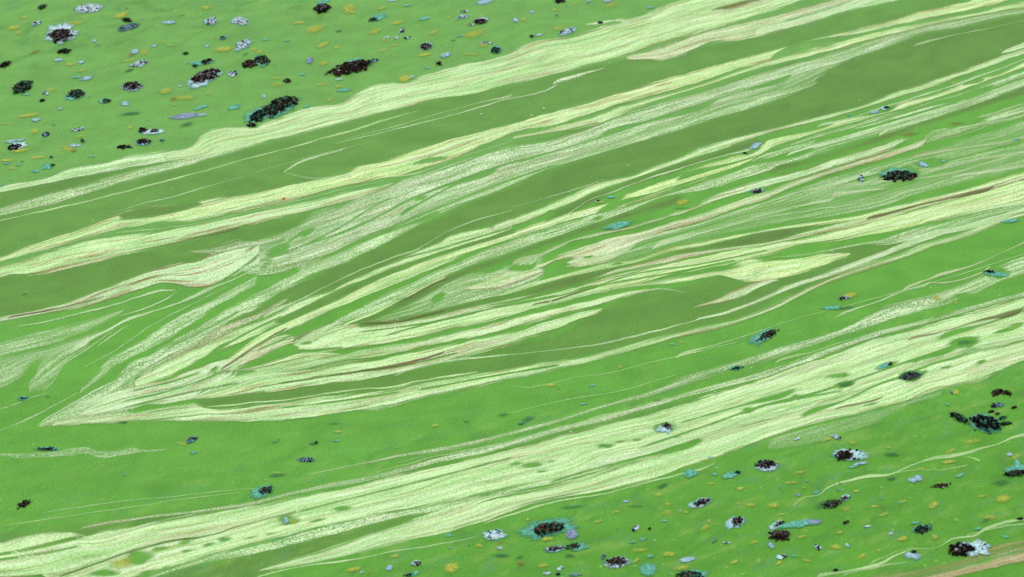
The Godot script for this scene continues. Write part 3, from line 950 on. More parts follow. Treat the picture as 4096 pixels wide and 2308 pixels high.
	scum(0,"wide yellow-green scum band in the right half, below the pink strand","yellow",0.95,3.0,0.3,
		[-294,201,-133,221,191,239,399,248,772,245,1214,288,1666,327,2156,426,2416,475,2702,490,2991,505,3383,521,3779,538,4190,543,4680,556,7392,748],
		[-327,256,-200,333,189,361,667,409,1013,452,1377,473,1710,546,2064,558,2351,567,2598,634,2945,703,3287,783,3675,807,4068,831,4425,874,7091,1076])
	scum(0,"flame-shaped creamy scum tongue over the dark green pool","yellow",0.93,3.0,0.3,
		[685,381,1002,469,1343,524,1682,585,1885,571,2001,649,2222,749,2439,783,2582,836,2639,887],
		[657,426,972,514,1200,596,1538,657,1575,743,1618,847,1798,940,1987,943,2274,949,2490,919,2627,904])
	scum(0,"pale spike under the flame-shaped tongue","white",0.93,1.5,0.35,
		[1054,995,1270,980,1435,948,1700,904,1877,925],
		[1047,1006,1279,1039,1468,1037,1771,978,1885,968])
	scum(1,"thin pale thread above the flame-shaped tongue","thin",0.8,1.0,0.1,
		[2075,609,2247,675,2433,727,2611,752,2872,803,3011,873],
		[2063,626,2222,709,2413,755,2591,781,2851,831,3001,886])
	scum(0,"streaky pale band fanning out below the wide yellow-green band","thin",0.68,3,0.2,
		[2860,808,2964,813,3270,806,3662,824,4059,843,4416,886,7108,1057],
		[2847,825,2981,913,3172,979,3443,977,3761,960,4351,967,7031,1140])
	scum(1,"pinkish strand sweeping to the right edge above the black and green clump","pink",0.8,2,0.6,
		[4151,-295,4422,-283,4643,-238,4931,-166,5222,-117,7815,290],
		[4137,-276,4383,-233,4599,-181,4887,-110,5181,-67,7768,341])
	scum(1,"pinkish strand sweeping to the right edge beside the pale blue crust","pink",0.8,2,0.6,
		[4092,-6,4394,-27,4612,5,5041,108,7482,651],
		[4078,12,4356,23,4564,66,5002,157,7437,700])
	scum(1,"cream strand running right from below the black and green clump","white",0.8,2,0.5,
		[4199,192,4453,224,4876,313,7307,841],
		[4185,210,4415,273,4832,367,7256,896])
	scum(1,"pinkish frayed strand left of the black and green clump","pink",0.8,2,0.6,
		[3126,-40,3322,-40,3515,32,3612,78],
		[3113,-22,3277,20,3479,80,3599,96])
	scum(1,"long thin cream streak over the green sheet, right of the fold","white",0.75,1.0,0.1,
		[1050,-60,1649,-39,2341,-20,2897,97,3359,242],
		[1042,-48,1630,-10,2316,16,2875,127,3350,254])
	scum(1,"second long thin cream streak over the green sheet, right of the fold","white",0.75,1.0,0.1,
		[1322,-10,1958,-36,2723,-54,3120,12],
		[1314,2,1938,-6,2698,-18,3111,24])
	scum(1,"third long thin cream streak, just under the pinkish tongue","white",0.8,1.0,0.1,
		[1266,-158,1899,-180,2476,-215,3145,-247,3681,-249],
		[1258,-147,1879,-150,2455,-185,3123,-217,3672,-236])
	scum(1,"thin cream line through the upper right green strip","white",0.85,1.0,0.1,
		[3256,-865,3856,-886,4432,-916,5112,-954,5915,-978,9084,-1088],
		[3247,-852,3832,-854,4407,-884,5081,-914,5888,-945,9052,-1053])
	scum(1,"second thin cream line through the upper right green strip","white",0.8,1.0,0.1,
		[2979,-940,3602,-942,4196,-888,4743,-872],
		[2970,-928,3583,-916,4172,-855,4728,-852])
	scum(0,"green streaked lower limb beneath the dark wedge","pale",0.84,3.0,0.35,
		[-1899,-41,-1785,-17,-1683,-87,-1546,-123,-1408,-115,-1269,-17,-1164,39,-926,85,-588,115,-333,139,-123,204,392,259,619,263],
		[-1907,12,-1859,84,-1619,185,-1284,255,-971,319,-629,338,-227,377,210,404,448,417,646,443])
	scum(0,"thin creamy lower limb between two narrow green lines","pale",0.9,3.0,0.4,
		[-2917,158,-2676,136,-2484,152,-2357,165,-2107,194,-1868,223,-1639,274,-1317,315,-1011,390,-668,404,-260,433,172,465,515,503,780,523,1007,605],
		[-2920,177,-2713,211,-2523,228,-2393,235,-2147,270,-1959,312,-1675,340,-1457,413,-1138,460,-816,507,-343,570,107,570,455,597,780,593,996,622])
	scum(0,"outermost creamy lower limb of the fold with brown flecks","pale",0.93,3.0,0.6,
		[-2906,269,-2657,231,-2361,198,-2152,281,-1971,333,-1692,372,-1475,445,-1156,492,-838,545,-375,625,-191,616,80,614,260,617,429,650],
		[-2916,290,-2782,350,-2620,420,-2490,449,-2278,521,-2054,572,-1762,657,-1472,746,-1125,742,-780,747,-473,787,-287,773,-65,774,178,719,419,667])
	scum(1,"thin pale thread fading out right of the lower limb","white",0.7,1.0,0.1,
		[790,576,968,589,1068,665,1142,780],
		[784,586,953,612,1053,687,1135,790])
	scum(0,"long streaked scum band along the lime water below the fold","pale",0.8,4,0.5,
		[-3966,60,-3763,102,-3623,145,-3468,191,-3318,261,-3086,304,-2940,338,-2910,410,-2853,492,-2694,567,-2562,592,-2368,695,-2143,741,-1934,818,-1652,918,-1403,928,-1182,991,-865,1040,-667,1110,-359,1180,-45,1247,308,1255,654,1280,1005,1305,1264,1334,1543,1304,1829,1238,2053,1187,2545,1112,2933,1120,3274,1065,3568,1077,3909,1032,4300,1030,7211,946],
		[-3989,113,-3922,140,-3547,325,-3288,454,-3041,609,-2674,810,-2343,961,-1978,1052,-1844,1112,-1526,1146,-1223,1210,-748,1245,-432,1300,-95,1325,339,1347,702,1346,1042,1387,1498,1369,1783,1303,2178,1215,2581,1197,2989,1178,3313,1146,3729,1132,3957,1102,4254,1087,7155,1006])
	scum(1,"thin pale line inside the olive lane above the long lower band","pale",0.85,1.0,0.1,
		[-2887,430,-2722,492,-2539,547,-2334,629,-2039,703,-1749,787,-1616,853,-1381,889,-1081,964,-911,1005],
		[-2893,442,-2735,519,-2553,573,-2348,656,-2053,729,-1763,813,-1630,879,-1396,915,-1096,990,-918,1017])
	scum(1,"wavering pale thread in the dark green pool, right of the fold","white",0.85,1.0,0.1,
		[-1468,741,-1197,716,-958,752,-542,901,-250,1004,-26,1073,340,1132,824,1163,1273,1184,1520,1164,1692,1163],
		[-1475,752,-1212,743,-973,779,-558,928,-267,1031,-42,1100,323,1158,806,1189,1255,1211,1501,1191,1683,1175])
	scum(0,"narrow pale strand along the upper edge of the right lime lane","white",0.84,2,0.25,
		[962,1160,1187,1174,1379,1167,1671,1121,1846,1078,2294,1056,2716,1014,3047,969,3382,924,3770,948,4355,961,7191,967],
		[952,1176,1154,1222,1342,1221,1626,1186,1796,1149,2246,1122,2658,1092,2988,1048,3317,1009,3704,1034,4304,1024,7130,1033])
	scum(0,"ragged pale wisp floating alone in the lime water, lower left","white",0.55,2,0.1,
		[-5950,-997,-4463,270,-4367,334,-4213,407,-4035,462,-3889,518,-3867,609,-3738,667,-3578,697,-3556,763,-3409,839],
		[-5961,-964,-4477,301,-4392,391,-4238,464,-4072,544,-3916,612,-3866,707,-3739,738,-3573,786,-3413,849])
	scum(0,"streaky pale strand crossing the lime water, right side","white",0.74,4,0.2,
		[-2716,1667,-2418,1712,-2193,1744,-1963,1772,-1676,1847,-1143,1903,-811,1915,-469,1918,-122,1921,146,1915,350,1876,620,1876,889,1880,1145,1875,1506,1888,1891,1875,2137,1798,2453,1760,2725,1785,3012,1794],
		[-2721,1677,-2426,1726,-2206,1769,-1982,1806,-1698,1886,-1167,1942,-758,1968,-406,1956,-75,1983,280,1982,555,1971,819,1981,1060,1997,1346,1982,1735,1959,2007,1974,2402,1957,2786,1960,2961,1926])
	scum(0,"pale streaks spreading around the teal clump at the right edge","thin",0.75,5,0.15,
		[2812,1814,3020,1784,3228,1736,3501,1678,3827,1617,6909,1273],
		[2758,1935,2948,1942,3197,1936,3383,1892,3611,1887,6641,1564])
	scum(0,"narrow pale strand just above the big lower band","white",0.78,2.5,0.3,
		[-4390,1485,-4248,1504,-3909,1592,-3511,1721,-3183,1807,-2955,1820,-2658,1860,-2291,1922,-1815,1946,-1208,2010,-877,2023,-474,2064,-50,2081,471,2096,968,2128,1657,2066,2134,2058,2580,2102,2965,2106,3415,2130,6006,2254],
		[-4403,1513,-4263,1537,-3925,1625,-3529,1759,-3203,1844,-2974,1858,-2684,1907,-2320,1975,-1848,2003,-1248,2078,-919,2091,-518,2132,-92,2144,431,2156,927,2188,1606,2137,2085,2125,2533,2163,2921,2163,3373,2182,5956,2308])
	scum(0,"big yellow-green scum band across the lower part, top of three","pale",0.97,2,0.35,
		[-6608,878,-4940,1382,-4768,1395,-4594,1440,-4456,1499,-4426,1565,-4343,1645,-4173,1669,-3877,1684,-3543,1787,-3212,1863,-2779,1938,-2488,1988,-2106,2027,-1726,2076,-1277,2126,-783,2146,-452,2165,-140,2218,304,2211,658,2216,909,2212,1389,2181,1871,2158,2339,2166,2806,2185,3352,2208,5865,2406],
		[-6749,1279,-5111,1781,-4761,1979,-4457,1959,-4225,1941,-3867,1979,-3738,2026,-3306,2045,-3008,2072,-2635,2111,-2257,2151,-1792,2190,-1340,2231,-873,2290,-402,2355,163,2406,769,2414,1324,2398,1892,2382,2528,2384,3150,2459,5627,2665])
	scum(0,"big creamy scum band across the lower part, middle of three, dotted with pools","pale",0.95,2.5,0.25,
		[-4773,2006,-4468,1982,-4236,1964,-3878,2002,-3749,2049,-3317,2069,-3020,2095,-2647,2135,-2270,2175,-1806,2214,-1352,2250,-885,2309,-414,2374,153,2421,758,2429,1314,2413,1881,2397,2516,2399,3138,2474,5521,2780],
		[-4747,2272,-4304,2265,-3928,2260,-3435,2298,-2989,2332,-2552,2395,-2125,2486,-1745,2528,-1540,2563,-1162,2620,-790,2562,-475,2601,-43,2598,620,2627,1030,2681,1398,2674,1776,2662,2361,2634,2945,2715,5295,3025])
	scum(0,"narrow pale strip above the lower olive lane","thin",0.85,2,0.2,
		[-4379,2300,-3939,2282,-3446,2320,-3001,2355,-2565,2418,-2138,2509,-1756,2546,-1551,2582,-1176,2643,-808,2590,-494,2629,-61,2626,603,2651,1016,2701],
		[-4365,2332,-3890,2335,-3490,2406,-2981,2463,-2387,2525,-2029,2599,-1582,2632,-1202,2685,-867,2683,-539,2699,-102,2688,573,2693,1002,2720])
	scum(0,"big pale scum band across the lower part, lowest of three, along the dotted water","pale",0.9,4,0.35,
		[-3579,2609,-3285,2600,-2898,2597,-2581,2590,-2255,2573,-1783,2592,-1598,2660,-1213,2703,-721,2719,-243,2702,564,2708,992,2734,1366,2718,1743,2706,2330,2674,2921,2745,5648,2641],
		[-3583,2618,-3336,2697,-2994,2774,-2663,2738,-2528,2777,-2176,2851,-1702,2832,-1309,2858,-949,2944,-640,2984,-383,2980,-117,2966,399,2943,654,2957,921,2956,1240,3013,1604,3013,1888,3004,2130,3051,2364,3051,2720,2995,5405,2905])
	scum(1,"pale fringe thread below the lowest big band, left","pale",0.8,1.0,0.1,
		[-3621,2662,-3339,2704,-3187,2740,-3004,2792,-2867,2830,-2639,2868,-2419,2928,-2087,3005],
		[-3632,2684,-3351,2726,-3197,2757,-3018,2818,-2879,2852,-2651,2890,-2432,2951,-2093,3015])
	scum(1,"pale fringe thread below the lowest big band, middle","pale",0.8,1.0,0.1,
		[-1954,2881,-1620,2869,-1332,2894,-1088,2963,-701,2985,-413,3025,-112,3020],
		[-1960,2891,-1636,2896,-1343,2912,-1102,2986,-719,3013,-425,3044,-119,3030])
	scum(0,"thin veil of pale wisps below the lowest big band at right","pale",0.3,6,0,
		[393,2952,648,2966,908,2975,1226,3032,1590,3032,1903,3047],
		[312,3068,523,3142,686,3174,933,3177,1202,3152,1575,3091,1892,3061])
	scum(1,"wavy pale scum ribbon through the lower right dotted water","pale",0.72,1.0,0,
		[21,3800,158,3737,270,3763,344,3718,587,3718,719,3719,825,3789,928,3793,1129,3760,1306,3763,1439,3823,1600,3848,1814,3862,1937,3827,2039,3842,4159,4258],
		[15,3809,143,3759,257,3781,329,3739,564,3749,680,3771,799,3824,908,3819,1096,3804,1265,3816,1411,3858,1579,3875,1796,3884,1901,3872,1996,3895,4110,4312])
	scum(1,"thin side branch of the wavy ribbon, ending in a curl","pale",0.66,1.0,0,
		[851,3791,993,3823,1122,3887,1216,3950,1328,3966,1408,3979],
		[838,3809,977,3845,1105,3909,1206,3963,1318,3979,1401,3987])
	scum(1,"short bent pale thread under the wavy ribbon","yellow",0.8,1.0,0,
		[1488,3866,1512,3928,1522,3983],
		[1475,3883,1494,3950,1516,3992])
	scum(1,"lower wavy pale ribbon beside the white-crusted black clump","pale",0.72,1.0,0,
		[-346,4597,-206,4647,-71,4676,80,4698,270,4669,430,4682,514,4741,750,4711,845,4753,1004,4719,1246,4744,1358,4793,3066,5541],
		[-375,4638,-230,4679,-95,4708,56,4730,249,4697,415,4702,502,4758,731,4735,829,4773,978,4752,1220,4777,1332,4826,3037,5573])
	scum(1,"upper branch of the lower wavy ribbon near its left end","pale",0.66,1.0,0,
		[36,4680,192,4651,308,4641,415,4670],
		[27,4692,171,4679,290,4665,403,4686])
	scum(1,"pale branch from the lower ribbon to the right edge","pale",0.66,1.0,0,
		[806,4742,983,4746,1133,4767,1262,4808,3110,5397],
		[796,4754,967,4766,1114,4792,1242,4832,3088,5421])
	scum(1,"faint pale thread under the lower wavy ribbon","pale",0.5,1.0,0,
		[-198,4681,39,4722,260,4794],
		[-221,4713,24,4742,254,4802])
	scum(0,"faint brownish scum veil above the tan streak in the lower right corner","tan",0.45,5,0.3,
		[-75,4795,273,4889,566,4949,847,4918,1125,4978,3151,5353],
		[75,4942,278,4984,505,5028,817,5064,1029,5098,3039,5474])
	scum(0,"tan orange scum streak in the lower right corner","tan",0.93,3,0.6,
		[144,4984,502,5032,814,5068,1029,5098,3108,5399],
		[287,5104,362,5103,660,5156,946,5200,3012,5503])
	scum(1,"long pale thread in the upper green lane, from the left edge","pale",0.8,1.0,0.1,
		[-5144,-3291,-2985,-3179,-2549,-3166,-2197,-3152,-1741,-3157,-1278,-3161,-623,-3200,-142,-3205,358,-3232,674,-3269,1025,-3276],
		[-5149,-3276,-2992,-3164,-2564,-3132,-2212,-3118,-1757,-3122,-1295,-3127,-641,-3166,-161,-3170,339,-3196,654,-3233,1015,-3259])
	scum(1,"second long thread in the upper green lane","white",0.8,1.0,0.1,
		[67,-3054,456,-3053,872,-3048,1137,-3032],
		[61,-3043,442,-3028,858,-3023,1131,-3021])
	scum(1,"third fine thread in the upper green lane","white",0.7,1.0,0.1,
		[181,-3086,702,-3099,991,-3125,1610,-3149,1888,-3141],
		[177,-3078,691,-3080,980,-3106,1599,-3130,1882,-3133])
	scum(1,"short pale thread above the pink-flecked band at left","white",0.8,1.0,0.1,
		[-2120,-2835,-1784,-2874,-1593,-2854,-1440,-2867,-1183,-2887,-904,-2887],
		[-2125,-2823,-1797,-2847,-1606,-2827,-1453,-2840,-1196,-2860,-910,-2874])
	scum(1,"pale hairpin thread pointing left in the upper green lane, upper limb","white",0.8,1.0,0.1,
		[-565,-2801,-456,-2855,-353,-2901,-97,-2929,92,-2922],
		[-573,-2785,-474,-2821,-371,-2867,-115,-2895,84,-2907])
	scum(1,"pale hairpin thread pointing left in the upper green lane, lower limb","white",0.8,1.0,0.1,
		[-566,-2783,-502,-2668,-391,-2557,-209,-2492,-30,-2479],
		[-574,-2768,-520,-2634,-408,-2523,-227,-2459,-38,-2464])
	scum(1,"faint thread over the hairpin","white",0.6,1.0,0.1,
		[-768,-2918,-476,-2927,-164,-2940,196,-2935,403,-2915],
		[-772,-2910,-484,-2911,-173,-2923,187,-2918,399,-2907])
	scum(1,"thin pale thread in the broad olive lane, left half","white",0.8,1.0,0.1,
		[-1905,-585,-1492,-711,-1240,-792,-922,-884,-616,-948,-326,-976,-87,-1070,35,-1121,301,-1178,708,-1178],
		[-1911,-575,-1504,-687,-1253,-768,-935,-860,-629,-923,-339,-951,-101,-1045,21,-1096,287,-1153,701,-1167])
	scum(1,"faint thread in the broad olive lane below the middle","white",0.6,1.0,0.1,
		[741,-1233,1130,-1239,1475,-1259,1670,-1276],
		[736,-1225,1119,-1220,1463,-1240,1665,-1267])
	scum(1,"faint thread in the broad olive lane near the right edge","white",0.6,1.0,0.1,
		[5577,-2143,5975,-2175,6510,-2120,6817,-2101,9887,-1960],
		[5570,-2135,5960,-2156,6495,-2101,6810,-2092,9879,-1951])
	scum(0,"short pale streak at the right edge under the broad olive lane","white",0.9,1,0.25,
		[6165,-1616,6319,-1659,6489,-1693,10200,-2300],
		[6154,-1602,6268,-1596,6427,-1615,10122,-2214])
	scum(1,"fine thread across the lime water, lowest left","pale",0.65,1.0,0.1,
		[-4532,1165,-4276,1235,-4004,1306,-3670,1445,-3319,1555,-3104,1651],
		[-4535,1170,-4282,1247,-4010,1318,-3675,1457,-3325,1567,-3107,1657])
	scum(1,"fine thread below the lowest left one","pale",0.65,1.0,0.1,
		[-6578,792,-4859,1193,-4627,1244,-4396,1298,-4047,1397,-3831,1459,-3581,1517,-3234,1636],
		[-6580,798,-4861,1199,-4633,1256,-4401,1310,-4052,1409,-3836,1471,-3586,1529,-3237,1641])
	scum(1,"fine broken thread in the middle of the lime water","pale",0.6,1.0,0.1,
		[-799,1329,-702,1410,-520,1442,-346,1455,-77,1532,298,1558,631,1600,1012,1630],
		[-802,1336,-710,1424,-529,1456,-355,1470,-86,1546,289,1572,622,1614,1008,1637])
	scum(1,"fine thread in the lime lane left of the black-brown clump","pale",0.6,1.0,0.1,
		[484,1604,863,1580,1231,1581,1586,1555,2093,1587,2578,1609,3194,1627,3830,1614,6660,1543],
		[480,1610,854,1593,1222,1594,1576,1568,2083,1600,2568,1623,3183,1640,3825,1620,6655,1549])
	scum(1,"loop of pale scum left of the teal clump at the right edge, upper line","pink",0.75,1.0,0.1,
		[2620,1605,2895,1552,3072,1528,3249,1555,3514,1534,3960,1452,7307,841],
		[2604,1627,2871,1584,3034,1576,3228,1582,3497,1556,3942,1474,7284,866])
	scum(1,"loop of pale scum left of the teal clump at the right edge, lower line","pink",0.7,1.0,0.1,
		[2862,1595,3026,1689,3219,1695,3463,1639],
		[2846,1616,3005,1716,3198,1722,3446,1661])
	scum(1,"thin pale thread below the loop, in lime water","white",0.7,1.0,0.1,
		[1897,1699,2313,1653,2614,1613,2889,1611],
		[1890,1709,2298,1674,2586,1651,2873,1633])
	scum(1,"hair-thin pale thread in the lime water, under the fold's long band","pale",0.6,1.0,0.1,
		[-1006,1674,-637,1700,-147,1808,338,1824],
		[-1009,1679,-644,1711,-154,1819,335,1829])
	scum(1,"hair-thin pale thread in the lime water, just under the streaky strand","pale",0.6,1.0,0.1,
		[-1168,2011,-779,2041,-306,2056,106,2068],
		[-1171,2016,-786,2052,-313,2067,103,2073])
	scum(1,"hair-thin pale thread in the lime water, between the streaky and narrow strands","pale",0.6,1.0,0.1,
		[-706,2089,-183,2081,360,2112,861,2116],
		[-710,2094,-191,2093,352,2124,857,2121])
	scum(1,"hair-thin pale thread in the lime water, left of the streaky strand","pale",0.6,1.0,0.1,
		[-2074,1858,-1764,1891,-1300,1951],
		[-2076,1863,-1770,1902,-1303,1956])
	scum(1,"hair-thin pale thread in the lime water, right, between the two strands","pale",0.6,1.0,0.1,
		[1083,2057,1455,2052,2017,2053,2556,2098],
		[1079,2063,1446,2065,2007,2065,2551,2104])
	scum(1,"hair-thin pale thread in the lime water, above the narrow strand, lower middle","pale",0.6,1.0,0.1,
		[-2423,1903,-1936,1904,-1479,1970,-1182,2035],
		[-2425,1909,-1943,1916,-1486,1983,-1186,2040])
	scum(0,"rounded left end of the innermost pale loop in the fold","pale",0.8,2,0.5,
		[-1891,-109,-1824,-158,-1737,-179,-1623,-199,-1482,-204,-1311,-132,-1010,-41],
		[-1903,-73,-1889,44,-1818,102,-1705,148,-1482,180,-1142,194])
	scum(0,"pink-lined upper limb of the small inner fold","pink",0.85,2,0.6,
		[-2580,24,-2352,-110,-2138,-199,-1886,-224,-1812,-180],
		[-2586,49,-2382,15,-2188,-34,-1953,-95,-1854,-87])
	scum(0,"pale lower limb of the small inner fold","pale",0.85,2,0.4,
		[-2591,46,-2310,72,-2042,76,-1907,78,-1743,154],
		[-2597,71,-2355,159,-2102,190,-1865,218,-1660,255])
	scum(0,"pale veil lying beneath the two upper big bands of the lower part","pale",0.93,2,0.1,
		[-4952,1410,-4437,1588,-3886,1703,-3222,1882,-2498,2007,-1737,2096,-1289,2145,-465,2184,291,2231,895,2232,1856,2179,2790,2205,3336,2229,5870,2401],
		[-4739,2254,-4300,2256,-3430,2289,-2547,2386,-1748,2533,-1185,2657,-533,2690,567,2703,1363,2723,2341,2659,2941,2720,5403,2908])
	scum(0,"pale veil lying beneath the lowest big band","pale",0.9,5,0.1,
		[-3436,2631,-2907,2615,-2265,2592,-1609,2678,-733,2737,550,2727,1728,2726,2905,2765,5725,2559],
		[-3452,2662,-2984,2757,-2165,2833,-1298,2840,-628,2966,409,2929,1254,2994,2379,3032,2735,2975,5518,2783])
	scum(0,"faint veil between the strands of the wide streaked band","thin",0.5,5,0.1,
		[-1098,-1735,-420,-1977,524,-2136,1633,-2134,2893,-2268,4099,-2356,5386,-2451],
		[-1342,-994,-1206,-1023,-583,-1171,333,-1473,1190,-1656,2245,-1748,3115,-1817,3742,-1845,4679,-2139])
	scum(2,"pinkish brown line along the upper limb inside the fold's point","brown",.85,1.0,.3,
		[-2552,-12,-2437,-75,-2298,-150,-2166,-209,-1945,-308,-1821,-348],
		[-2560,4,-2453,-42,-2315,-117,-2178,-187,-1960,-279,-1827,-337])
	scum(2,"brown fleck line at the rounded inner loop","brown",.85,1.0,.3,
		[-1878,-134,-1787,-183,-1712,-201,-1674,-208],
		[-1892,-107,-1813,-133,-1730,-167,-1680,-196])
	scum(2,"pinkish line along the lower limb inside the fold's point","brown",.85,1.0,.3,
		[-2551,20,-2381,80,-2131,116,-1875,147],
		[-2557,31,-2392,101,-2142,138,-1881,158])
	scum(2,"brown line on the outermost lower limb","brown",.85,1.0,.3,
		[-2427,366,-2098,441,-1673,530,-1306,611,-966,621],
		[-2435,382,-2109,462,-1687,557,-1325,643,-978,643])
	scum(2,"brown seam along the upper edge of the middle big band","brown",.85,1.0,.3,
		[-4761,1979,-4609,1967,-4455,1955,-4223,1936,-3865,1974,-3734,2017,-3303,2041,-3005,2067],
		[-4769,1997,-4617,1985,-4464,1973,-4232,1954,-3874,1992,-3743,2035,-3313,2059,-3015,2086])
	scum(2,"brown streak in the wide upper band near the top edge","brown",.85,1.0,.3,
		[4463,-3799,4620,-3831,4764,-3844,4941,-3838,5087,-3851],
		[4447,-3775,4566,-3753,4689,-3734,4876,-3744,5032,-3772])
	scum(2,"fine brown streak in the band right of the black and green clump","brown",.85,1.0,.3,
		[3117,459,3325,452,3605,459,3990,496,4397,509],
		[3104,477,3290,499,3579,494,3967,525,4378,533])
	scum(2,"rusty brown streak on the wide yellow-green band, middle","brown",.85,1.0,.3,
		[-5,309,168,325,361,321,582,322],
		[-15,326,147,359,343,349,571,339])
	scum(2,"thin brown line on the big lower band, right half","brown",.85,1.0,.3,
		[2164,2272,2437,2303,2776,2313,3259,2324],
		[2152,2287,2425,2318,2764,2328,3247,2339])
	scum(2,"pinkish brown flecked streak at the left edge","brown",.85,1.0,.3,
		[-3590,-1613,-3408,-1572,-3084,-1544,-2814,-1540],
		[-3605,-1577,-3418,-1548,-3105,-1496,-2828,-1510])
	scum(2,"brown edge of the dark wedge, upper side","brown",.85,1.0,.3,
		[-890,-257,-670,-329,-488,-395,-323,-429],
		[-896,-245,-686,-300,-502,-372,-330,-418])
	scum(2,"brown edge of the dark wedge, lower side","brown",.85,1.0,.3,
		[-1304,-112,-1203,-74,-1067,-3,-898,11,-632,43],
		[-1311,-101,-1215,-51,-1082,25,-911,34,-639,54])
	scum(2,"brown seam below the bright pale band, left","brown",.85,1.0,.3,
		[-1894,-2121,-1782,-2094,-1564,-2063,-1369,-2054],
		[-1905,-2098,-1793,-2072,-1575,-2040,-1381,-2032])
	scum(2,"long thin brown seam on the lowest big band","brown",.85,1.0,.3,
		[1066,2847,1261,2876,1475,2883],
		[1059,2856,1248,2895,1464,2898])

func mark_gaps():
	gap([-3266,-69,-2952,-41,-2709,-64],[-3273,-53,-2960,-25,-2717,-48])
	gap([-3415,42,-3040,74,-2696,43,-2471,-7],[-3422,58,-3048,90,-2704,59,-2480,10])
	gap([-3455,127,-3142,151,-2832,185,-2529,241],[-3462,143,-3150,167,-2840,201,-2538,257])
	gap([-2272,389,-1833,512,-1389,636,-896,681],[-2280,405,-1841,528,-1398,652,-905,698])
	gap([-2162,-152,-1974,-185,-1632,-313,-1283,-443],[-2170,-135,-1983,-168,-1641,-296,-1292,-426])
	gap([-2554,-243,-2206,-398,-1798,-525],[-2563,-226,-2215,-381,-1807,-508])
	gap([-1386,6,-931,131,-438,201],[-1396,23,-940,148,-448,218])
	gap([-1429,-289,-1315,-318,-1151,-387,-970,-432],[-1444,-260,-1330,-290,-1167,-358,-986,-403])
	gap([-1836,-175,-1792,-212,-1624,-237,-1401,-328],[-1856,-136,-1810,-178,-1642,-203,-1419,-294])
	gap([-1884,-149,-1858,-68,-1771,-44],[-1895,-127,-1875,-34,-1782,-22])
	gap([-1912,23,-1866,59,-1719,110,-1607,163],[-1924,45,-1884,92,-1737,143,-1613,174])
	gap([-2933,-114,-2682,-208,-2545,-262,-2439,-271,-2077,-357],[-2941,-98,-2703,-164,-2589,-174,-2473,-205,-2091,-329])
	gap([-3471,162,-3385,186,-3255,183,-3179,228,-2916,290],[-3481,183,-3410,239,-3290,257,-3194,260,-2932,322])
	gap([-2665,-19,-2483,84,-2331,140],[-2675,1,-2493,103,-2341,159])
	gap([-2663,-23,-2594,-69,-2540,-84],[-2671,-6,-2615,-26,-2548,-67])
	gap([4272,-2604,5504,-2609,6157,-2562,6799,-2527],[4257,-2582,5487,-2587,6140,-2540,6781,-2505])
	gap([546,-2134,1356,-2257,2212,-2257],[537,-2118,1346,-2240,2201,-2240])
	gap([-139,-1569,144,-1698,458,-1813,806,-1914,1146,-1960,1545,-1966],[-154,-1544,129,-1672,443,-1787,790,-1887,1130,-1934,1529,-1939])
	gap([-1071,-1509,-678,-1562,-243,-1679,-3,-1773,389,-1859,1030,-1962],[-1087,-1478,-695,-1530,-261,-1647,-21,-1741,370,-1827,1010,-1929])
	gap([-1503,-1438,-1154,-1488,-674,-1636,-231,-1836,-47,-1897],[-1514,-1417,-1166,-1466,-686,-1614,-244,-1813,-59,-1874])
	gap([-1536,-1305,-1328,-1501,-1032,-1687,-842,-1735],[-1552,-1274,-1344,-1470,-1052,-1649,-852,-1716])
	gap([-1025,-1708,-930,-1742,-840,-1738],[-1038,-1682,-990,-1629,-854,-1713])
	gap([-1443,-1485,-1251,-1613,-1169,-1584],[-1456,-1461,-1328,-1465,-1185,-1553])
	gap([-2136,-1229,-1885,-1313,-1648,-1432,-1439,-1563],[-2148,-1205,-1897,-1288,-1661,-1407,-1452,-1539])
	gap([-2127,-1107,-1864,-1214,-1623,-1273],[-2138,-1084,-1876,-1190,-1635,-1249])
	gap([-2862,-573,-2466,-732,-2026,-928,-1730,-1036],[-2870,-556,-2474,-714,-2034,-910,-1739,-1018])
	gap([-2753,-522,-2353,-649,-2018,-771],[-2761,-505,-2362,-632,-2027,-753])
	gap([-1077,-1225,-660,-1324,-256,-1387,177,-1490],[-1090,-1200,-674,-1299,-270,-1362,162,-1465])
	gap([-404,-1389,200,-1531,850,-1661,1479,-1729],[-414,-1370,189,-1512,839,-1642,1467,-1709])
	gap([1211,-1937,1832,-1975,2488,-2048,3382,-2137],[1197,-1914,1817,-1952,2473,-2025,3365,-2113])
	gap([2041,-1986,2702,-2060,3603,-2149,4249,-2210],[2028,-1966,2689,-2040,3588,-2129,4234,-2189])
	gap([-533,-894,-167,-892,215,-909,559,-918],[-543,-876,-177,-874,204,-891,548,-900])
	gap([-4758,1974,-4457,1958,-4225,1940,-3866,1977,-3738,2025],[-4763,1985,-4462,1970,-4230,1951,-3872,1989,-3743,2036])
	gap([129,3935,139,3936],[126,3940,136,3940])
	gap([-6708,1162,-4994,1508,-4831,1539,-4645,1553,-4433,1579,-4290,1596],[-6718,1190,-5006,1536,-4845,1571,-4665,1600,-4450,1617,-4297,1610])
	gap([-6686,1101,-5024,1578,-4763,1653,-4486,1696],[-6693,1120,-5032,1597,-4771,1672,-4494,1714])
	gap([-454,2568,162,2554,687,2531,1106,2575,1573,2562,1861,2550,2445,2525],[-466,2587,149,2573,674,2550,1092,2595,1559,2581,1846,2569,2430,2545])
	gap([767,2813,1187,2779,1643,2706,1991,2738],[757,2827,1176,2794,1632,2721,1979,2753])
	gap([680,2540,996,2592,1276,2657],[667,2559,982,2611,1262,2676])
	gap([-1283,2639,-891,2652,-572,2683,-24,2685],[-1297,2662,-906,2675,-587,2706,-40,2708])
	gap([-3010,2076,-2254,2145,-1331,2215],[-3016,2087,-2260,2157,-1338,2227])
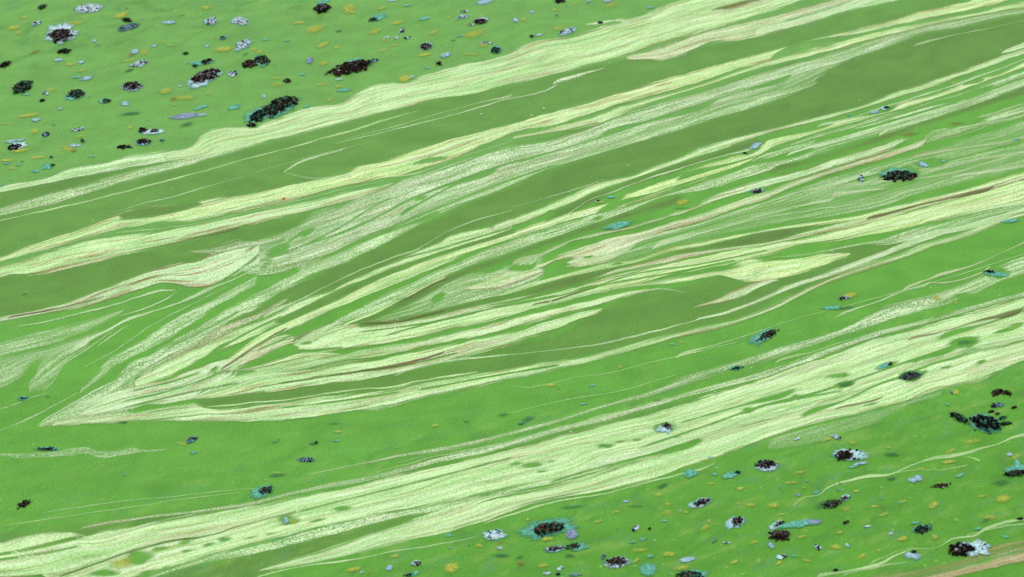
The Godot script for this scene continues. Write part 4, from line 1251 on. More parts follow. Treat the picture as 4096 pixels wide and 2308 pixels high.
	gap([2361,2387,2850,2376,3228,2362,6000,2260],[2346,2407,2834,2397,3212,2383,5980,2282])
	gap([-59,2424,456,2443,987,2452],[-69,2439,446,2457,977,2466])
	gap([359,313,720,327,1260,431,1787,500],[348,329,709,344,1249,448,1775,517])
	gap([-145,242,408,305,974,293,1463,412,2109,494],[-154,256,399,319,964,307,1454,426,2099,508])
	gap([459,-300,1012,-358,1609,-390,2157,-400,2642,-455],[446,-279,998,-337,1595,-369,2143,-379,2627,-433])
	gap([2177,-952,2801,-979,3439,-1007,4112,-1023,4780,-1052,5673,-1104],[2164,-933,2788,-960,3425,-988,4098,-1003,4765,-1032,5657,-1083])
	gap([1267,-763,1910,-849,2735,-884,3585,-919],[1255,-744,1898,-831,2722,-865,3572,-900])
	gap([3558,-940,4252,-963,5148,-1000,6015,-1103,9477,-1515],[3540,-914,4232,-937,5127,-974,5993,-1076,9450,-1486])
	gap([-1227,153,-774,165,-262,208,240,280],[-1237,170,-783,182,-272,225,229,296])
	gap([-1455,1019,-1126,1077,-697,1159,-352,1238],[-1464,1035,-1135,1093,-706,1175,-362,1254])
	gap([-2450,732,-2023,866,-1582,979],[-2457,745,-2030,879,-1589,992])
	gap([-2095,-2787,-1835,-2767,-1644,-2695,-1434,-2655],[-2151,-2668,-1917,-2595,-1705,-2570,-1470,-2582])
	gap([-1836,-492,-1507,-582,-1214,-675,-920,-725,-618,-781,-134,-828,519,-863],[-1883,-400,-1562,-478,-1286,-541,-1045,-620,-651,-721,-161,-779,489,-815])
	gap([802,-861,1192,-1025,1424,-1085,2292,-1200,2828,-1241,3199,-1258],[794,-848,1160,-899,1418,-1002,2220,-1091,2753,-1131,3256,-1149])
	gap([-1368,-150,-1017,-226,-581,-365,-156,-472,316,-525,722,-576,1024,-602,1547,-666,2070,-714],[-1342,-75,-1067,-135,-647,-249,-197,-401,266,-442,678,-504,982,-535,1500,-593,2029,-652])
	gap([2934,-688,3357,-704,3905,-741,4588,-799,5376,-863,5869,-921,9133,-1141],[2899,-638,3321,-654,3849,-664,4539,-734,5314,-784,5762,-788,9002,-1000])
	gap([-1380,-128,-1117,-45,-878,1,-449,31,-41,68,420,65,1025,143,1768,176,2294,228,2786,374,2828,382],[-1354,-53,-1148,11,-913,63,-492,104,-89,148,329,213,1025,143,1717,252,2185,386,2683,395,2807,411])

func mark_lanes():
	lane([-4985,-3745,-2766,-3690,-1994,-3596,-1220,-3472,-989,-3406],[-5092,-3440,-2902,-3374,-2167,-3417,-1504,-3462,-1003,-3378],1)
	lane([-5229,-3049,-2942,-3279,-1674,-3297,-543,-3358,950,-3406,1999,-3326,3125,-3278,3891,-3128,4625,-3110,6087,-3083,6295,-3092,9556,-3175],[-5470,-2363,-3252,-2556,-2309,-2713,-1660,-2662,-424,-2493,476,-2563,1570,-2612,2940,-2662,4356,-2724,5589,-2724,6719,-2725,9992,-2790],0.75)
	lane([-19,-2498,780,-2582,1565,-2605,2926,-2640],[-41,-2458,756,-2541,1540,-2564,2903,-2605],1.2)
	lane([-2095,-2787,-1835,-2767,-1644,-2695,-1434,-2655],[-2151,-2668,-1917,-2595,-1705,-2570,-1470,-2582],1.3)
	lane([1363,-2268,2032,-2212,2385,-2284,2915,-2303,4153,-2435,5029,-2424,6074,-2454],[1339,-2228,1998,-2157,2363,-2250,2902,-2282,4104,-2363,5381,-2444,6029,-2395],0.8)
	lane([1620,-2114,1989,-2228,2112,-2229],[1612,-2100,1938,-2146,2078,-2175],1)
	lane([-5381,-2617,-3372,-2277,-3009,-2130,-2418,-2095,-1816,-2060,-1210,-2053,-770,-2016],[-5618,-1940,-3666,-1591,-3075,-1601,-2420,-1721,-1902,-1704,-1353,-1773,-952,-1847,-728,-1949],1)
	lane([-3200,-208,-2601,-456,-2170,-640,-1765,-798,-1449,-933,-1212,-1011,-590,-1159,-123,-1333,941,-1567,1818,-1711,3106,-1803,4004,-1864,4496,-2147,5558,-2305,5760,-2343,6283,-2275,6920,-2229,10237,-2340],[-3218,-169,-2636,-383,-2207,-565,-1776,-607,-1241,-691,-571,-864,73,-1024,630,-1048,1449,-1218,2127,-1254,2861,-1368,3394,-1346,4463,-1353,5672,-1492,6393,-1573,9600,-1649],1.1)
	lane([-1836,-492,-1507,-582,-1214,-675,-920,-725,-618,-781,-134,-828,519,-863],[-1883,-400,-1562,-478,-1286,-541,-1045,-620,-651,-721,-161,-779,489,-815],1.3)
	lane([802,-861,1192,-1025,1424,-1085,2292,-1200,2828,-1241,3199,-1258],[794,-848,1160,-899,1418,-1002,2220,-1091,2753,-1131,3256,-1149],1.4)
	lane([-1368,-150,-1017,-226,-581,-365,-156,-472,316,-525,722,-576,1024,-602,1547,-666,2070,-714],[-1342,-75,-1067,-135,-647,-249,-197,-401,266,-442,678,-504,982,-535,1500,-593,2029,-652],1.6)
	lane([2934,-688,3357,-704,3905,-741,4588,-799,5376,-863,5869,-921,9133,-1141],[2899,-638,3321,-654,3849,-664,4539,-734,5314,-784,5762,-788,9002,-1000],1.6)
	lane([-1380,-128,-1117,-45,-878,1,-449,31,-41,68,420,65,1025,143,1768,176,2294,228,2786,374,2828,382],[-1354,-53,-1148,11,-913,63,-492,104,-89,148,329,213,1025,143,1717,252,2185,386,2683,395,2807,411],1.5)
	lane([-89,811,419,667,780,593,1072,660,1538,657,1618,847,1696,910,2013,951,2482,930,2631,898,3242,939],[-1478,757,-670,1115,308,1255,1005,1305,1264,1334,1796,1149,2687,1053,3047,969,3353,1005],1.0)
	lane([-1472,746,-473,787,-89,811],[-1586,951,-664,1104,-325,1194],1)
	lane([-2924,306,-2490,449,-1762,657,-1472,746],[-2945,348,-2856,497,-2368,695,-1571,925],1.1)
	lane([2536,720,2915,841,3208,984],[2434,861,2728,997,3370,982],1)
	lane([1796,1149,2658,1092,3317,1009,3704,1034,4295,1036,7179,979],[1825,1244,2537,1123,3270,1071,3568,1077,4286,1047,7168,991],1)
	lane([-6529,653,-4911,1315,-4401,1508,-3925,1625,-3532,1763,-3205,1849,-2325,1984,-1257,2092,-98,2154,920,2197,2077,2135,3365,2192,5961,2302],[-6556,730,-4944,1391,-4347,1654,-3879,1689,-3548,1796,-3217,1873,-2336,2003,-1280,2131,-143,2223,899,2227,2058,2160,3348,2213,5941,2324],1)
	lane([-6547,703,-4887,1258,-4362,1423,-3832,1589,-3384,1686],[-6590,827,-4940,1382,-4426,1565,-3872,1675,-3451,1818],0.5)
	lane([-4338,2337,-3897,2348,-3495,2415,-2984,2468,-2389,2529,-2032,2603,-1584,2637],[-4290,2547,-3768,2691,-3299,2626,-2907,2615,-2591,2608,-2265,2592,-1598,2660],1.1)
	lane([-6718,1191,-4990,1499,-4647,1558,-4287,1589],[-6736,1242,-5012,1550,-4672,1614,-4302,1622],1)
	lane([-81,4803,560,4957,1119,4986,3306,5185],[-43,5099,498,5036,1022,5106,3192,5307],0.7)
	lane([-250,-119,808,-36],[-267,-90,793,-13],0.1)

func mark_pools():
	pool(-2707,2204,76,36,13)
	pool(-2929,2254,58,17,4)
	pool(-3850,2037,51,30,3)
	pool(-3599,2139,50,30,12)
	pool(-3720,2144,42,22,4)
	pool(-4206,2046,102,84,-21)
	pool(-4037,2018,61,23,11)
	pool(-4481,2107,107,45,24)
	pool(-3435,2214,33,13,21)
	pool(-3885,2140,49,20,15)
	pool(-4232,2239,69,19,4)
	pool(-4102,2248,27,12,11)
	pool(2513,2537,140,80,5)
	pool(2921,2546,144,27,2)
	pool(1342,2592,92,51,2)
	pool(928,2551,46,28,11)
	pool(816,2567,71,22,14)
	pool(1382,2461,101,34,13)
	pool(2010,2590,18,15,17)
	pool(2151,2774,51,17,13)
	pool(2424,2845,49,25,-18)
	pool(505,2537,57,41,-12)
	pool(-670,2426,60,36,30)
	pool(-1267,2385,75,38,17)
	pool(-1254,2495,35,16,17)
	pool(-437,2473,44,22,18)
	pool(-1353,2307,45,21,8)
	pool(-548,2433,46,16,10)
	pool(-1126,2411,29,16,15)
	pool(1523,-939,132,79,-16)
	pool(988,-977,43,36,29)
	pool(1236,-684,57,29,-16)
	pool(1986,-557,192,114,-9)
	pool(1622,-469,222,45,1)
	pool(830,-371,169,66,-6)
	pool(1340,-345,47,29,-3)
	pool(1773,-361,83,41,9)
	pool(251,-251,107,60,14)
	pool(499,-141,149,77,-16)
	pool(665,-186,35,21,31)
	pool(792,-142,47,17,12)
	pool(943,77,36,20,18)
	pool(-584,-165,86,43,-29)
	pool(-1159,-372,61,30,-39)
	pool(173,-1750,54,38,-20)
	pool(29,-344,101,35,-8)
	pool(3050,-1163,170,108,-18)
	pool(4438,-1214,189,81,3)
	pool(3890,-1256,66,39,12)
	pool(3846,-69,204,144,-3)
	pool(4202,-106,158,89,15)
	pool(3537,-166,99,43,-52)
	pool(4869,-639,319,82,12)
	pool(4411,-660,201,91,13)
	pool(3312,-641,126,33,0)
	pool(3477,-469,38,22,16)
	pool(3422,1742,118,94,60)
	pool(-3106,2141,81,67,39)
	pool(1843,2745,104,77,6)
	pool(-159,2428,93,66,11)
	pool(1314,-502,154,83,-4)
	pool(2648,-428,87,54,1)
	pool(1804,2516,96,36,-3)
	pool(790,1971,60,32,9)
	pool(1235,-3905,115,80,-3)
	pool(3497,-4014,95,40,16)
	pool(22,-4003,299,161,-37)
	pool(-382,-3756,70,64,54)
	pool(5551,-1262,122,52,3)
	pool(2741,1600,80,36,-12)
	pool(2961,1926,75,42,5)
	pool(606,-2339,161,44,7)
	pool(-165,2584,30,17,17)
	pool(-1749,2569,48,13,21)
	pool(2255,386,4,2,-54)
	pool(3026,1536,90,36,3)
	pool(3043,2515,68,23,9)
	pool(-3294,2239,41,15,19)
	pool(-2939,2095,28,13,18)
	pool(1330,2930,47,14,14)

func lay_films():
	film("W",-527,-6835,142,130,8,"big elongated speckled white crust film right of the tiny top-left clump")
	film("N",-391,-6243,129,73,-15,"big elongated blue-grey dark-speckled film mat well right of the crusted clump at upper left")
	film("P",-21,-6149,74,49,18,"elongated pale blue film patch well above left of the tapering rimmed clump")
	film("W",323,-5975,100,77,-53,"big oval speckled white crust film well above left of the touching black pair")
	film("W",554,-5836,100,89,-80,"big oval speckled white crust film above the touching black pair")
	film("P",-1254,-5888,50,37,9,"small elongated pale blue film patch below the crusted clump at upper left")
	film("P",-1103,-5736,40,31,-7,"small elongated pale blue film patch below right of the crusted clump at upper left")
	film("P",-585,-5703,60,40,-51,"small oval pale blue film patch above the oval speckled clump")
	film("R",-644,-5646,49,46,-21,"small oval rusty brown algae patch above the oval speckled clump")
	film("Y",-511,-5649,90,56,-63,"oval yellow algae patch above the oval speckled clump")
	film("W",-661,-5440,98,66,-17,"elongated speckled white crust film above the oval speckled clump")
	film("W",-40,-4802,75,47,-47,"oval speckled white crust film right of the tapering rimmed clump")
	film("P",-1143,-4722,55,50,80,"oval pale blue film patch just right of the small brown-black clump")
	film("T",-1271,-5461,49,28,20,"small thin teal film patch above the half-grey black clump")
	film("P",-1205,-5392,78,44,-16,"elongated pale blue film patch above the half-grey black clump")
	film("W",-1648,-5280,37,32,87,"small oval speckled white crust film below right of the mossy clump by the left edge")
	film("Y",-1584,-5320,60,52,-2,"small elongated yellow algae patch left of the half-grey black clump")
	film("T",-1803,-5344,34,27,8,"tiny elongated teal film patch just below the mossy clump by the left edge")
	film("P",-1353,-5024,24,17,-8,"tiny elongated pale blue film patch just below right of the half-grey black clump")
	film("P",-1674,-4915,29,23,-31,"tiny oval pale blue film patch below left of the half-grey black clump")
	film("P",-1949,-4812,45,43,-24,"small oval pale blue film patch above right of the far-left oval clump")
	film("T",-601,-4309,91,35,-7,"thin teal film patch below the tapering rimmed clump")
	film("L",-797,-4215,141,73,14,"big thin lilac film patch above right of the two lumps on pale crust")
	film("P",-661,-4162,48,35,18,"small elongated pale blue film patch above right of the two lumps on pale crust")
	film("T",-346,-4156,68,56,1,"elongated teal film patch left of the largest teal-fringed clump")
	film("D",-861,-4054,84,52,-17,"elongated dark green submerged patch right of the two lumps on pale crust")
	film("D",-1859,-4635,27,24,76,"tiny oval dark green submerged patch above left of the small dot clump")
	film("W",-1709,-4450,64,33,3,"small thin speckled white crust film just above the small dot clump")
	film("N",-1994,-4499,64,35,-51,"small oval blue-grey dark-speckled film mat above right of the far-left oval clump")
	film("Y",-2050,-4608,73,55,-52,"oval yellow algae patch above right of the far-left oval clump")
	film("P",-2313,-4524,59,33,2,"small elongated pale blue film patch just above left of the far-left oval clump")
	film("P",-2224,-4507,41,28,-4,"small elongated pale blue film patch just above right of the far-left oval clump")
	film("P",-1872,-4166,55,37,37,"small elongated pale blue film patch just below left of the small dot clump")
	film("Y",-1947,-4147,90,84,-46,"oval yellow algae patch just below left of the small dot clump")
	film("R",-1920,-4075,40,24,-42,"small oval rusty brown algae patch just below left of the small dot clump")
	film("D",-2389,-4103,29,24,-6,"tiny elongated dark green submerged patch below the far-left oval clump")
	film("T",-2372,-3876,39,33,14,"small elongated teal film patch just below left of the teal-tailed grey lump")
	film("T",-2512,-4140,32,21,14,"tiny elongated teal film patch below the far-left oval clump")
	film("T",-2435,-4058,30,19,-8,"tiny elongated teal film patch left of the teal-tailed grey lump")
	film("T",-1841,-3891,34,21,35,"tiny elongated teal film patch below the small dot clump")
	film("T",-2719,-3766,24,14,-71,"tiny round teal film patch below left of the teal-tailed grey lump")
	film("N",252,-5568,49,31,-28,"small oval blue-grey dark-speckled film mat above left of the touching black pair")
	film("W",338,-5337,141,75,-41,"big oval speckled white crust film above left of the touching black pair")
	film("D",257,-5136,62,29,-35,"small oval dark green submerged patch just above left of the touching black pair")
	film("P",36,-5477,34,30,-84,"small oval pale blue film patch above the tapering rimmed clump")
	film("P",-372,-5732,39,25,-15,"tiny elongated pale blue film patch above the oval speckled clump")
	film("P",-797,-6113,35,24,-54,"tiny oval pale blue film patch right of the crusted clump at upper left")
	film("T",-805,-6034,27,24,4,"tiny elongated teal film patch below right of the crusted clump at upper left")
	film("W",-1086,-6757,68,40,-37,"small oval speckled white crust film below the tiny top-left clump")
	film("R",-220,-6651,34,28,-20,"tiny elongated rusty brown algae patch well above right of the crusted clump at upper left")
	film("W",-560,-4814,23,19,-74,"tiny oval speckled white crust film below left of the tapering rimmed clump")
	film("D",-802,-5351,55,37,-16,"small elongated dark green submerged patch above the oval speckled clump")
	film("D",-1181,-4503,110,44,18,"thin dark green submerged patch below right of the small brown-black clump")
	film("D",-358,-6427,25,19,-74,"tiny oval dark green submerged patch right of the crusted clump at upper left")
	film("T",1429,-5837,82,48,-12,"elongated teal film patch just above the clump at the top edge")
	film("D",1733,-5258,67,35,-32,"small oval dark green submerged patch just above right of the teal-tailed upper clump")
	film("W",2358,-4655,36,30,-33,"small oval speckled white crust film just below left of the clump between pale crusts")
	film("P",2743,-5059,103,63,-7,"elongated pale blue film patch above the clump between pale crusts")
	film("W",2460,-4953,48,25,21,"small thin speckled white crust film just above left of the clump between pale crusts")
	film("W",2386,-4855,84,42,-11,"elongated speckled white crust film just above left of the clump between pale crusts")
	film("P",1998,-5529,49,25,15,"small thin pale blue film patch above right of the teal-tailed upper clump")
	film("T",2070,-5352,48,20,19,"tiny thin teal film patch above right of the teal-tailed upper clump")
	film("T",2054,-5000,69,40,-4,"small elongated teal film patch above the round charcoal clump")
	film("P",1802,-4176,65,47,-26,"oval pale blue film patch below right of the round charcoal clump")
	film("L",692,-4709,84,40,-56,"round lilac film patch above right of the small clump by the bar")
	film("T",1039,-4511,89,35,4,"thin teal film patch just above the long ragged black bar")
	film("N",1185,-4403,61,34,-19,"small elongated blue-grey dark-speckled film mat above right of the long ragged black bar")
	film("T",646,-3981,65,44,9,"elongated teal film patch below the long ragged black bar")
	film("P",-18,-4231,36,26,-67,"small oval pale blue film patch just above left of the largest teal-fringed clump")
	film("T",199,-3838,34,30,-4,"small oval teal film patch right of the largest teal-fringed clump")
	film("T",491,-4473,42,25,-9,"small elongated teal film patch just above right of the small clump by the bar")
	film("P",722,-4204,35,26,3,"tiny elongated pale blue film patch below left of the long ragged black bar")
	film("Y",1518,-4977,104,60,-21,"elongated yellow algae patch just below the teal-tailed upper clump")
	film("T",723,-5211,34,26,-15,"tiny elongated teal film patch above right of the touching black pair")
	film("T",560,-5330,36,23,9,"tiny elongated teal film patch above the touching black pair")
	film("D",1233,-5159,50,27,-1,"small elongated dark green submerged patch below left of the teal-tailed upper clump")
	film("Y",2270,-4461,166,85,-6,"big elongated yellow algae patch just below the clump between pale crusts")
	film("Y",2007,-4084,100,50,31,"thin yellow algae patch left of the spiky clump by the band")
	film("Y",2209,-4192,75,63,-12,"elongated yellow algae patch just above left of the spiky clump by the band")
	film("W",2258,-4225,77,19,31,"small thin speckled white crust film just above left of the spiky clump by the band")
	film("Y",1240,-3922,105,75,-38,"oval yellow algae patch below the round charcoal clump")
	film("P",1312,-3919,37,21,-61,"tiny round pale blue film patch below the round charcoal clump")
	film("Y",201,-4386,74,68,-8,"elongated yellow algae patch just below left of the small clump by the bar")
	film("Y",1793,-5048,85,56,-11,"elongated yellow algae patch right of the teal-tailed upper clump")
	film("Y",958,-4954,109,49,-27,"elongated yellow algae patch above left of the long ragged black bar")
	film("Y",1041,-4841,52,42,-42,"small oval yellow algae patch above left of the long ragged black bar")
	film("Y",1066,-5313,142,90,-15,"big elongated yellow algae patch below the clump at the top edge")
	film("Y",1568,-5576,165,83,-52,"big oval yellow algae patch right of the clump at the top edge")
	film("Y",1553,-5486,54,47,39,"small elongated yellow algae patch above left of the teal-tailed upper clump")
	film("Y",771,-4589,79,62,-27,"oval yellow algae patch left of the long ragged black bar")
	film("Y",1367,-4562,62,46,-10,"small elongated yellow algae patch above right of the long ragged black bar")
	film("Y",1505,-4615,60,32,6,"small thin yellow algae patch left of the round charcoal clump")
	film("Y",1493,-4759,52,43,-47,"small oval yellow algae patch below the teal-tailed upper clump")
	film("W",1539,-4795,38,22,-3,"tiny elongated speckled white crust film below right of the teal-tailed upper clump")
	film("Y",388,-5108,68,43,-43,"small oval yellow algae patch just above the touching black pair")
	film("Y",1651,-4277,95,42,8,"thin yellow algae patch just below the round charcoal clump")
	film("Y",450,-3862,82,30,-26,"small elongated yellow algae patch right of the largest teal-fringed clump")
	film("Y",646,-4070,39,31,5,"tiny elongated yellow algae patch below left of the long ragged black bar")
	film("Y",538,-4184,88,41,8,"small thin yellow algae patch right of the small clump by the bar")
	film("Y",262,-4520,64,27,20,"small thin yellow algae patch just left of the small clump by the bar")
	film("W",1698,-4699,36,28,4,"tiny elongated speckled white crust film above left of the round charcoal clump")
	film("W",1614,-4750,36,25,-41,"tiny oval speckled white crust film above left of the round charcoal clump")
	film("W",1735,-4868,69,25,-46,"small oval speckled white crust film below right of the teal-tailed upper clump")
	film("D",2034,-4434,35,19,18,"tiny thin dark green submerged patch right of the round charcoal clump")
	film("T",2127,-4484,48,21,-3,"small thin teal film patch below left of the clump between pale crusts")
	film("Y",2260,-4898,42,30,-21,"tiny elongated yellow algae patch left of the clump between pale crusts")
	film("Y",2533,-4777,62,38,1,"small elongated yellow algae patch just above the clump between pale crusts")
	film("Y",1830,-5419,76,41,-8,"small elongated yellow algae patch just above right of the teal-tailed upper clump")
	film("Y",1964,-4677,105,24,-22,"small thin yellow algae patch above the round charcoal clump")
	film("Y",377,-5188,45,39,-75,"small oval yellow algae patch above left of the small clump by the bar")
	film("T",1526,-4013,34,23,32,"tiny elongated teal film patch below the round charcoal clump")
	film("Y",1003,-5523,81,46,15,"small thin yellow algae patch below left of the clump at the top edge")
	film("Y",-1125,-6943,53,47,6,"small elongated yellow algae patch below left of the tiny top-left clump")
	film("Y",-333,-6532,115,71,-27,"elongated yellow algae patch above right of the crusted clump at upper left")
	film("Y",-773,-6579,102,70,15,"elongated yellow algae patch below right of the tiny top-left clump")
	film("Y",427,-6284,67,60,-33,"small oval yellow algae patch well above left of the touching black pair")
	film("Y",-1300,-6778,99,54,-7,"thin yellow algae patch below left of the tiny top-left clump")
	film("Y",-1320,-6640,46,32,-74,"small oval yellow algae patch left of the crusted clump at upper left")
	film("Y",-258,-5768,40,32,-75,"tiny oval yellow algae patch well above left of the tapering rimmed clump")
	film("Y",134,-5334,110,83,11,"elongated yellow algae patch above left of the touching black pair")
	film("Y",-711,-5552,85,37,3,"small thin yellow algae patch above the oval speckled clump")
	film("Y",-1207,-5748,56,44,19,"small elongated yellow algae patch above the half-grey black clump")
	film("Y",-717,-4780,86,70,-14,"elongated yellow algae patch right of the oval speckled clump")
	film("Y",-632,-4561,118,68,20,"thin yellow algae patch below left of the tapering rimmed clump")
	film("R",-731,-4591,58,45,-37,"small oval rusty brown algae patch below right of the oval speckled clump")
	film("Y",-410,-4536,39,36,-15,"small oval yellow algae patch below the tapering rimmed clump")
	film("Y",-1963,-4935,128,50,5,"thin yellow algae patch below the mossy clump by the left edge")
	film("Y",-2210,-4883,58,30,34,"small thin yellow algae patch above the far-left oval clump")
	film("Y",-1312,-4249,39,30,-35,"small oval yellow algae patch just left of the two lumps on pale crust")
	film("R",-1360,-6169,79,27,-19,"small thin rusty brown algae patch below left of the crusted clump at upper left")
	film("Y",-1164,-5568,69,31,-22,"small elongated yellow algae patch above left of the small brown-black clump")
	film("Y",-2236,-4110,88,39,22,"thin yellow algae patch just above left of the teal-tailed grey lump")
	film("Y",-2484,-4196,80,39,22,"small thin yellow algae patch below the far-left oval clump")
	film("Y",-2316,-4313,102,49,10,"thin yellow algae patch just below right of the far-left oval clump")
	film("Y",-2514,-4025,45,38,50,"small elongated yellow algae patch below the far-left oval clump")
	film("Y",-237,-5661,44,28,15,"tiny elongated yellow algae patch above left of the tapering rimmed clump")
	film("Y",-770,-4478,38,26,36,"tiny elongated yellow algae patch above right of the two lumps on pale crust")
	film("Y",-1247,-5599,33,21,-71,"tiny oval yellow algae patch above the half-grey black clump")
	film("Y",-1764,-4305,46,34,1,"small elongated yellow algae patch just above left of the small dot clump")
	film("R",143,-6235,50,28,-2,"small elongated rusty brown algae patch well above the tapering rimmed clump")
	film("W",3588,-4562,48,18,-35,"tiny oval speckled white crust film right of the black clump cut by the top")
	film("P",3739,-4471,53,27,-1,"small elongated pale blue film patch right of the black clump cut by the top")
	film("Y",3719,-4383,111,55,-18,"elongated yellow algae patch right of the black clump cut by the top")
	film("P",2993,-4621,37,26,-40,"tiny oval pale blue film patch below left of the black clump cut by the top")
	film("P",2762,-4531,59,33,-59,"small round pale blue film patch right of the clump between pale crusts")
	film("Y",2835,-4509,66,39,-50,"small oval yellow algae patch right of the clump between pale crusts")
	film("Y",3013,-4165,92,60,-12,"elongated yellow algae patch below the black clump cut by the top")
	film("W",3040,-4063,117,66,-18,"big elongated speckled white crust film below the black clump cut by the top")
	film("P",2768,-4130,42,27,-1,"small elongated pale blue film patch above right of the spiky clump by the band")
	film("T",4005,-4145,47,34,-19,"small oval teal film patch well right of the black clump cut by the top")
	film("Y",3200,-4552,43,34,-36,"small oval yellow algae patch just below the black clump cut by the top")
	film("Y",3455,-4575,47,30,-13,"tiny elongated yellow algae patch just right of the black clump cut by the top")
	film("D",3152,-4439,40,20,-58,"tiny round dark green submerged patch below the black clump cut by the top")
	film("R",4689,-3767,233,75,2,"big thin rusty brown algae patch well right of the black clump cut by the top")
	film("P",4413,-1181,43,38,7,"small oval pale blue film patch just below left of the blue-black upper right lump")
	film("T",4183,-1242,26,22,-42,"tiny oval teal film patch left of the blue-black upper right lump")
	film("Y",5379,-1305,44,33,-11,"small oval yellow algae patch well above right of the blue-black upper right lump")
	film("R",4892,-625,76,42,18,"elongated rusty brown algae patch well right of the blue-black upper right lump")
	film("R",4399,-668,100,60,10,"elongated rusty brown algae patch below right of the blue-black upper right lump")
	film("T",5126,-100,36,21,27,"tiny elongated teal film patch well above right of the clump in the looping strands")
	film("P",3129,-1152,87,44,-25,"oval pale blue film patch well above the crusted mat in a pool")
	film("T",1538,-956,39,24,30,"small elongated teal film patch just right of the tiny lump in the centre pool")
	film("Y",1407,-922,51,28,30,"small thin yellow algae patch touching the tiny lump in the centre pool")
	film("T",1306,-490,137,67,-4,"big elongated teal film patch below right of the tiny lump in the centre pool")
	film("Y",1988,-573,87,59,-2,"elongated yellow algae patch well left of the crusted mat in a pool")
	film("D",1916,-488,87,19,26,"small thin dark green submerged patch well left of the crusted mat in a pool")
	film("P",4136,-119,67,46,-82,"oval pale blue film patch above right of the clump in the looping strands")
	film("P",4326,-86,21,19,-22,"tiny oval pale blue film patch above right of the clump in the looping strands")
	film("W",3526,-173,76,28,-59,"small round speckled white crust film left of the clump in the looping strands")
	film("T",4101,1097,99,36,15,"thin teal film patch well above the teal mat at the right edge")
	film("Y",2202,1470,92,52,1,"elongated yellow algae patch just above right of the lump on the striped mat")
	film("T",1964,1565,90,41,22,"thin teal film patch just below left of the lump on the striped mat")
	film("D",2065,1626,94,34,21,"thin dark green submerged patch just below the lump on the striped mat")
	film("Y",2768,1857,54,48,78,"oval yellow algae patch well below left of the teal mat at the right edge")
	film("Y",2843,2002,22,19,-12,"tiny oval yellow algae patch below left of the teal mat at the right edge")
	film("G",1843,2745,97,66,8,"big elongated charcoal flat mat well left of the glossy two-lobed pair")
	film("D",2515,2538,85,50,12,"big elongated dark green submerged patch well above left of the glossy two-lobed pair")
	film("D",1353,2591,84,49,1,"big elongated dark green submerged patch well below right of the isolated lime-lane clump")
	film("Y",1978,3113,53,42,-41,"oval yellow algae patch left of the glossy two-lobed pair")
	film("N",1955,3099,25,14,-49,"tiny round blue-grey dark-speckled film mat left of the glossy two-lobed pair")
	film("N",2120,3425,62,38,12,"elongated blue-grey dark-speckled film mat just below the glossy two-lobed pair")
	film("T",1812,3227,24,16,-10,"tiny oval teal film patch above left of the scattered black-green mat")
	film("D",-955,1816,68,42,-13,"oval dark green submerged patch well left of the black dome on the band")
	film("N",-1028,1846,32,19,-10,"small oval blue-grey dark-speckled film mat well left of the black dome on the band")
	film("Y",-548,1477,51,29,17,"small elongated yellow algae patch well above left of the black dome on the band")
	film("D",-525,1547,26,15,16,"tiny elongated dark green submerged patch well above left of the black dome on the band")
	film("Y",44,1508,31,18,-56,"tiny round yellow algae patch well above left of the black dome on the band")
	film("T",576,1410,23,17,28,"tiny elongated teal film patch well left of the isolated lime-lane clump")
	film("Y",661,1424,28,22,-52,"tiny oval yellow algae patch well left of the isolated lime-lane clump")
	film("T",-284,1636,29,16,17,"tiny elongated teal film patch well above left of the black dome on the band")
	film("T",-488,1838,29,15,18,"tiny elongated teal film patch well above left of the grey-white crusted clump")
	film("D",-2199,1142,58,18,27,"small thin dark green submerged patch well above right of the teal-tipped lower clump")
	film("D",-1077,1668,58,30,11,"elongated dark green submerged patch well left of the black dome on the band")
	film("Y",-1583,1546,32,21,16,"tiny elongated yellow algae patch well above right of the teal-tipped lower clump")
	film("Y",-2236,1260,38,21,32,"small elongated yellow algae patch well above right of the teal-tipped lower clump")
	film("D",-1357,1614,25,15,31,"tiny elongated dark green submerged patch well above left of the big brown teal-skirted clump")
	film("D",-3843,-302,27,16,35,"tiny elongated dark green submerged patch right of the small teal clump in the fan")
	film("D",-3517,330,49,25,23,"small elongated dark green submerged patch well above right of the long mat above the wisp")
	film("D",-3334,-1887,29,18,20,"tiny elongated dark green submerged patch well above the small teal clump in the fan")
	film("Y",-3283,829,53,34,46,"small elongated yellow algae patch well above left of the teal-tipped lower clump")
	film("N",-3196,809,61,34,-27,"oval blue-grey dark-speckled film mat well above left of the teal-tipped lower clump")
	film("T",-3264,984,34,23,3,"small elongated teal film patch well above left of the teal-tipped lower clump")
	film("T",-3825,1007,17,11,37,"tiny elongated teal film patch well below right of the long mat above the wisp")
	film("Y",-4336,2050,104,100,-5,"big oval yellow algae patch well below right of the lone rough clump at left")
	film("N",-2618,1489,67,35,32,"elongated blue-grey dark-speckled film mat above right of the teal-tipped lower clump")
	film("T",-2308,1363,29,15,25,"tiny elongated teal film patch well above right of the teal-tipped lower clump")
	film("Y",-2885,1540,44,20,32,"small thin yellow algae patch above the teal-tipped lower clump")
	film("D",-2895,1572,78,29,21,"thin dark green submerged patch above right of the teal-tipped lower clump")
	film("P",-3118,2140,44,23,-64,"small round pale blue film patch below the teal-tipped lower clump")
	film("Y",-3085,2178,56,34,-75,"round yellow algae patch below right of the teal-tipped lower clump")
	film("A",-1976,3049,90,79,32,"big oval cyan and white film sheet left of the big brown teal-skirted clump")
	film("T",-2249,2891,35,23,-45,"small round teal film patch well left of the big brown teal-skirted clump")
	film("W",-2621,3086,40,36,-5,"oval speckled white crust film well below left of the big brown teal-skirted clump")
	film("P",-2799,3043,34,28,-29,"small oval pale blue film patch well left of the big brown teal-skirted clump")
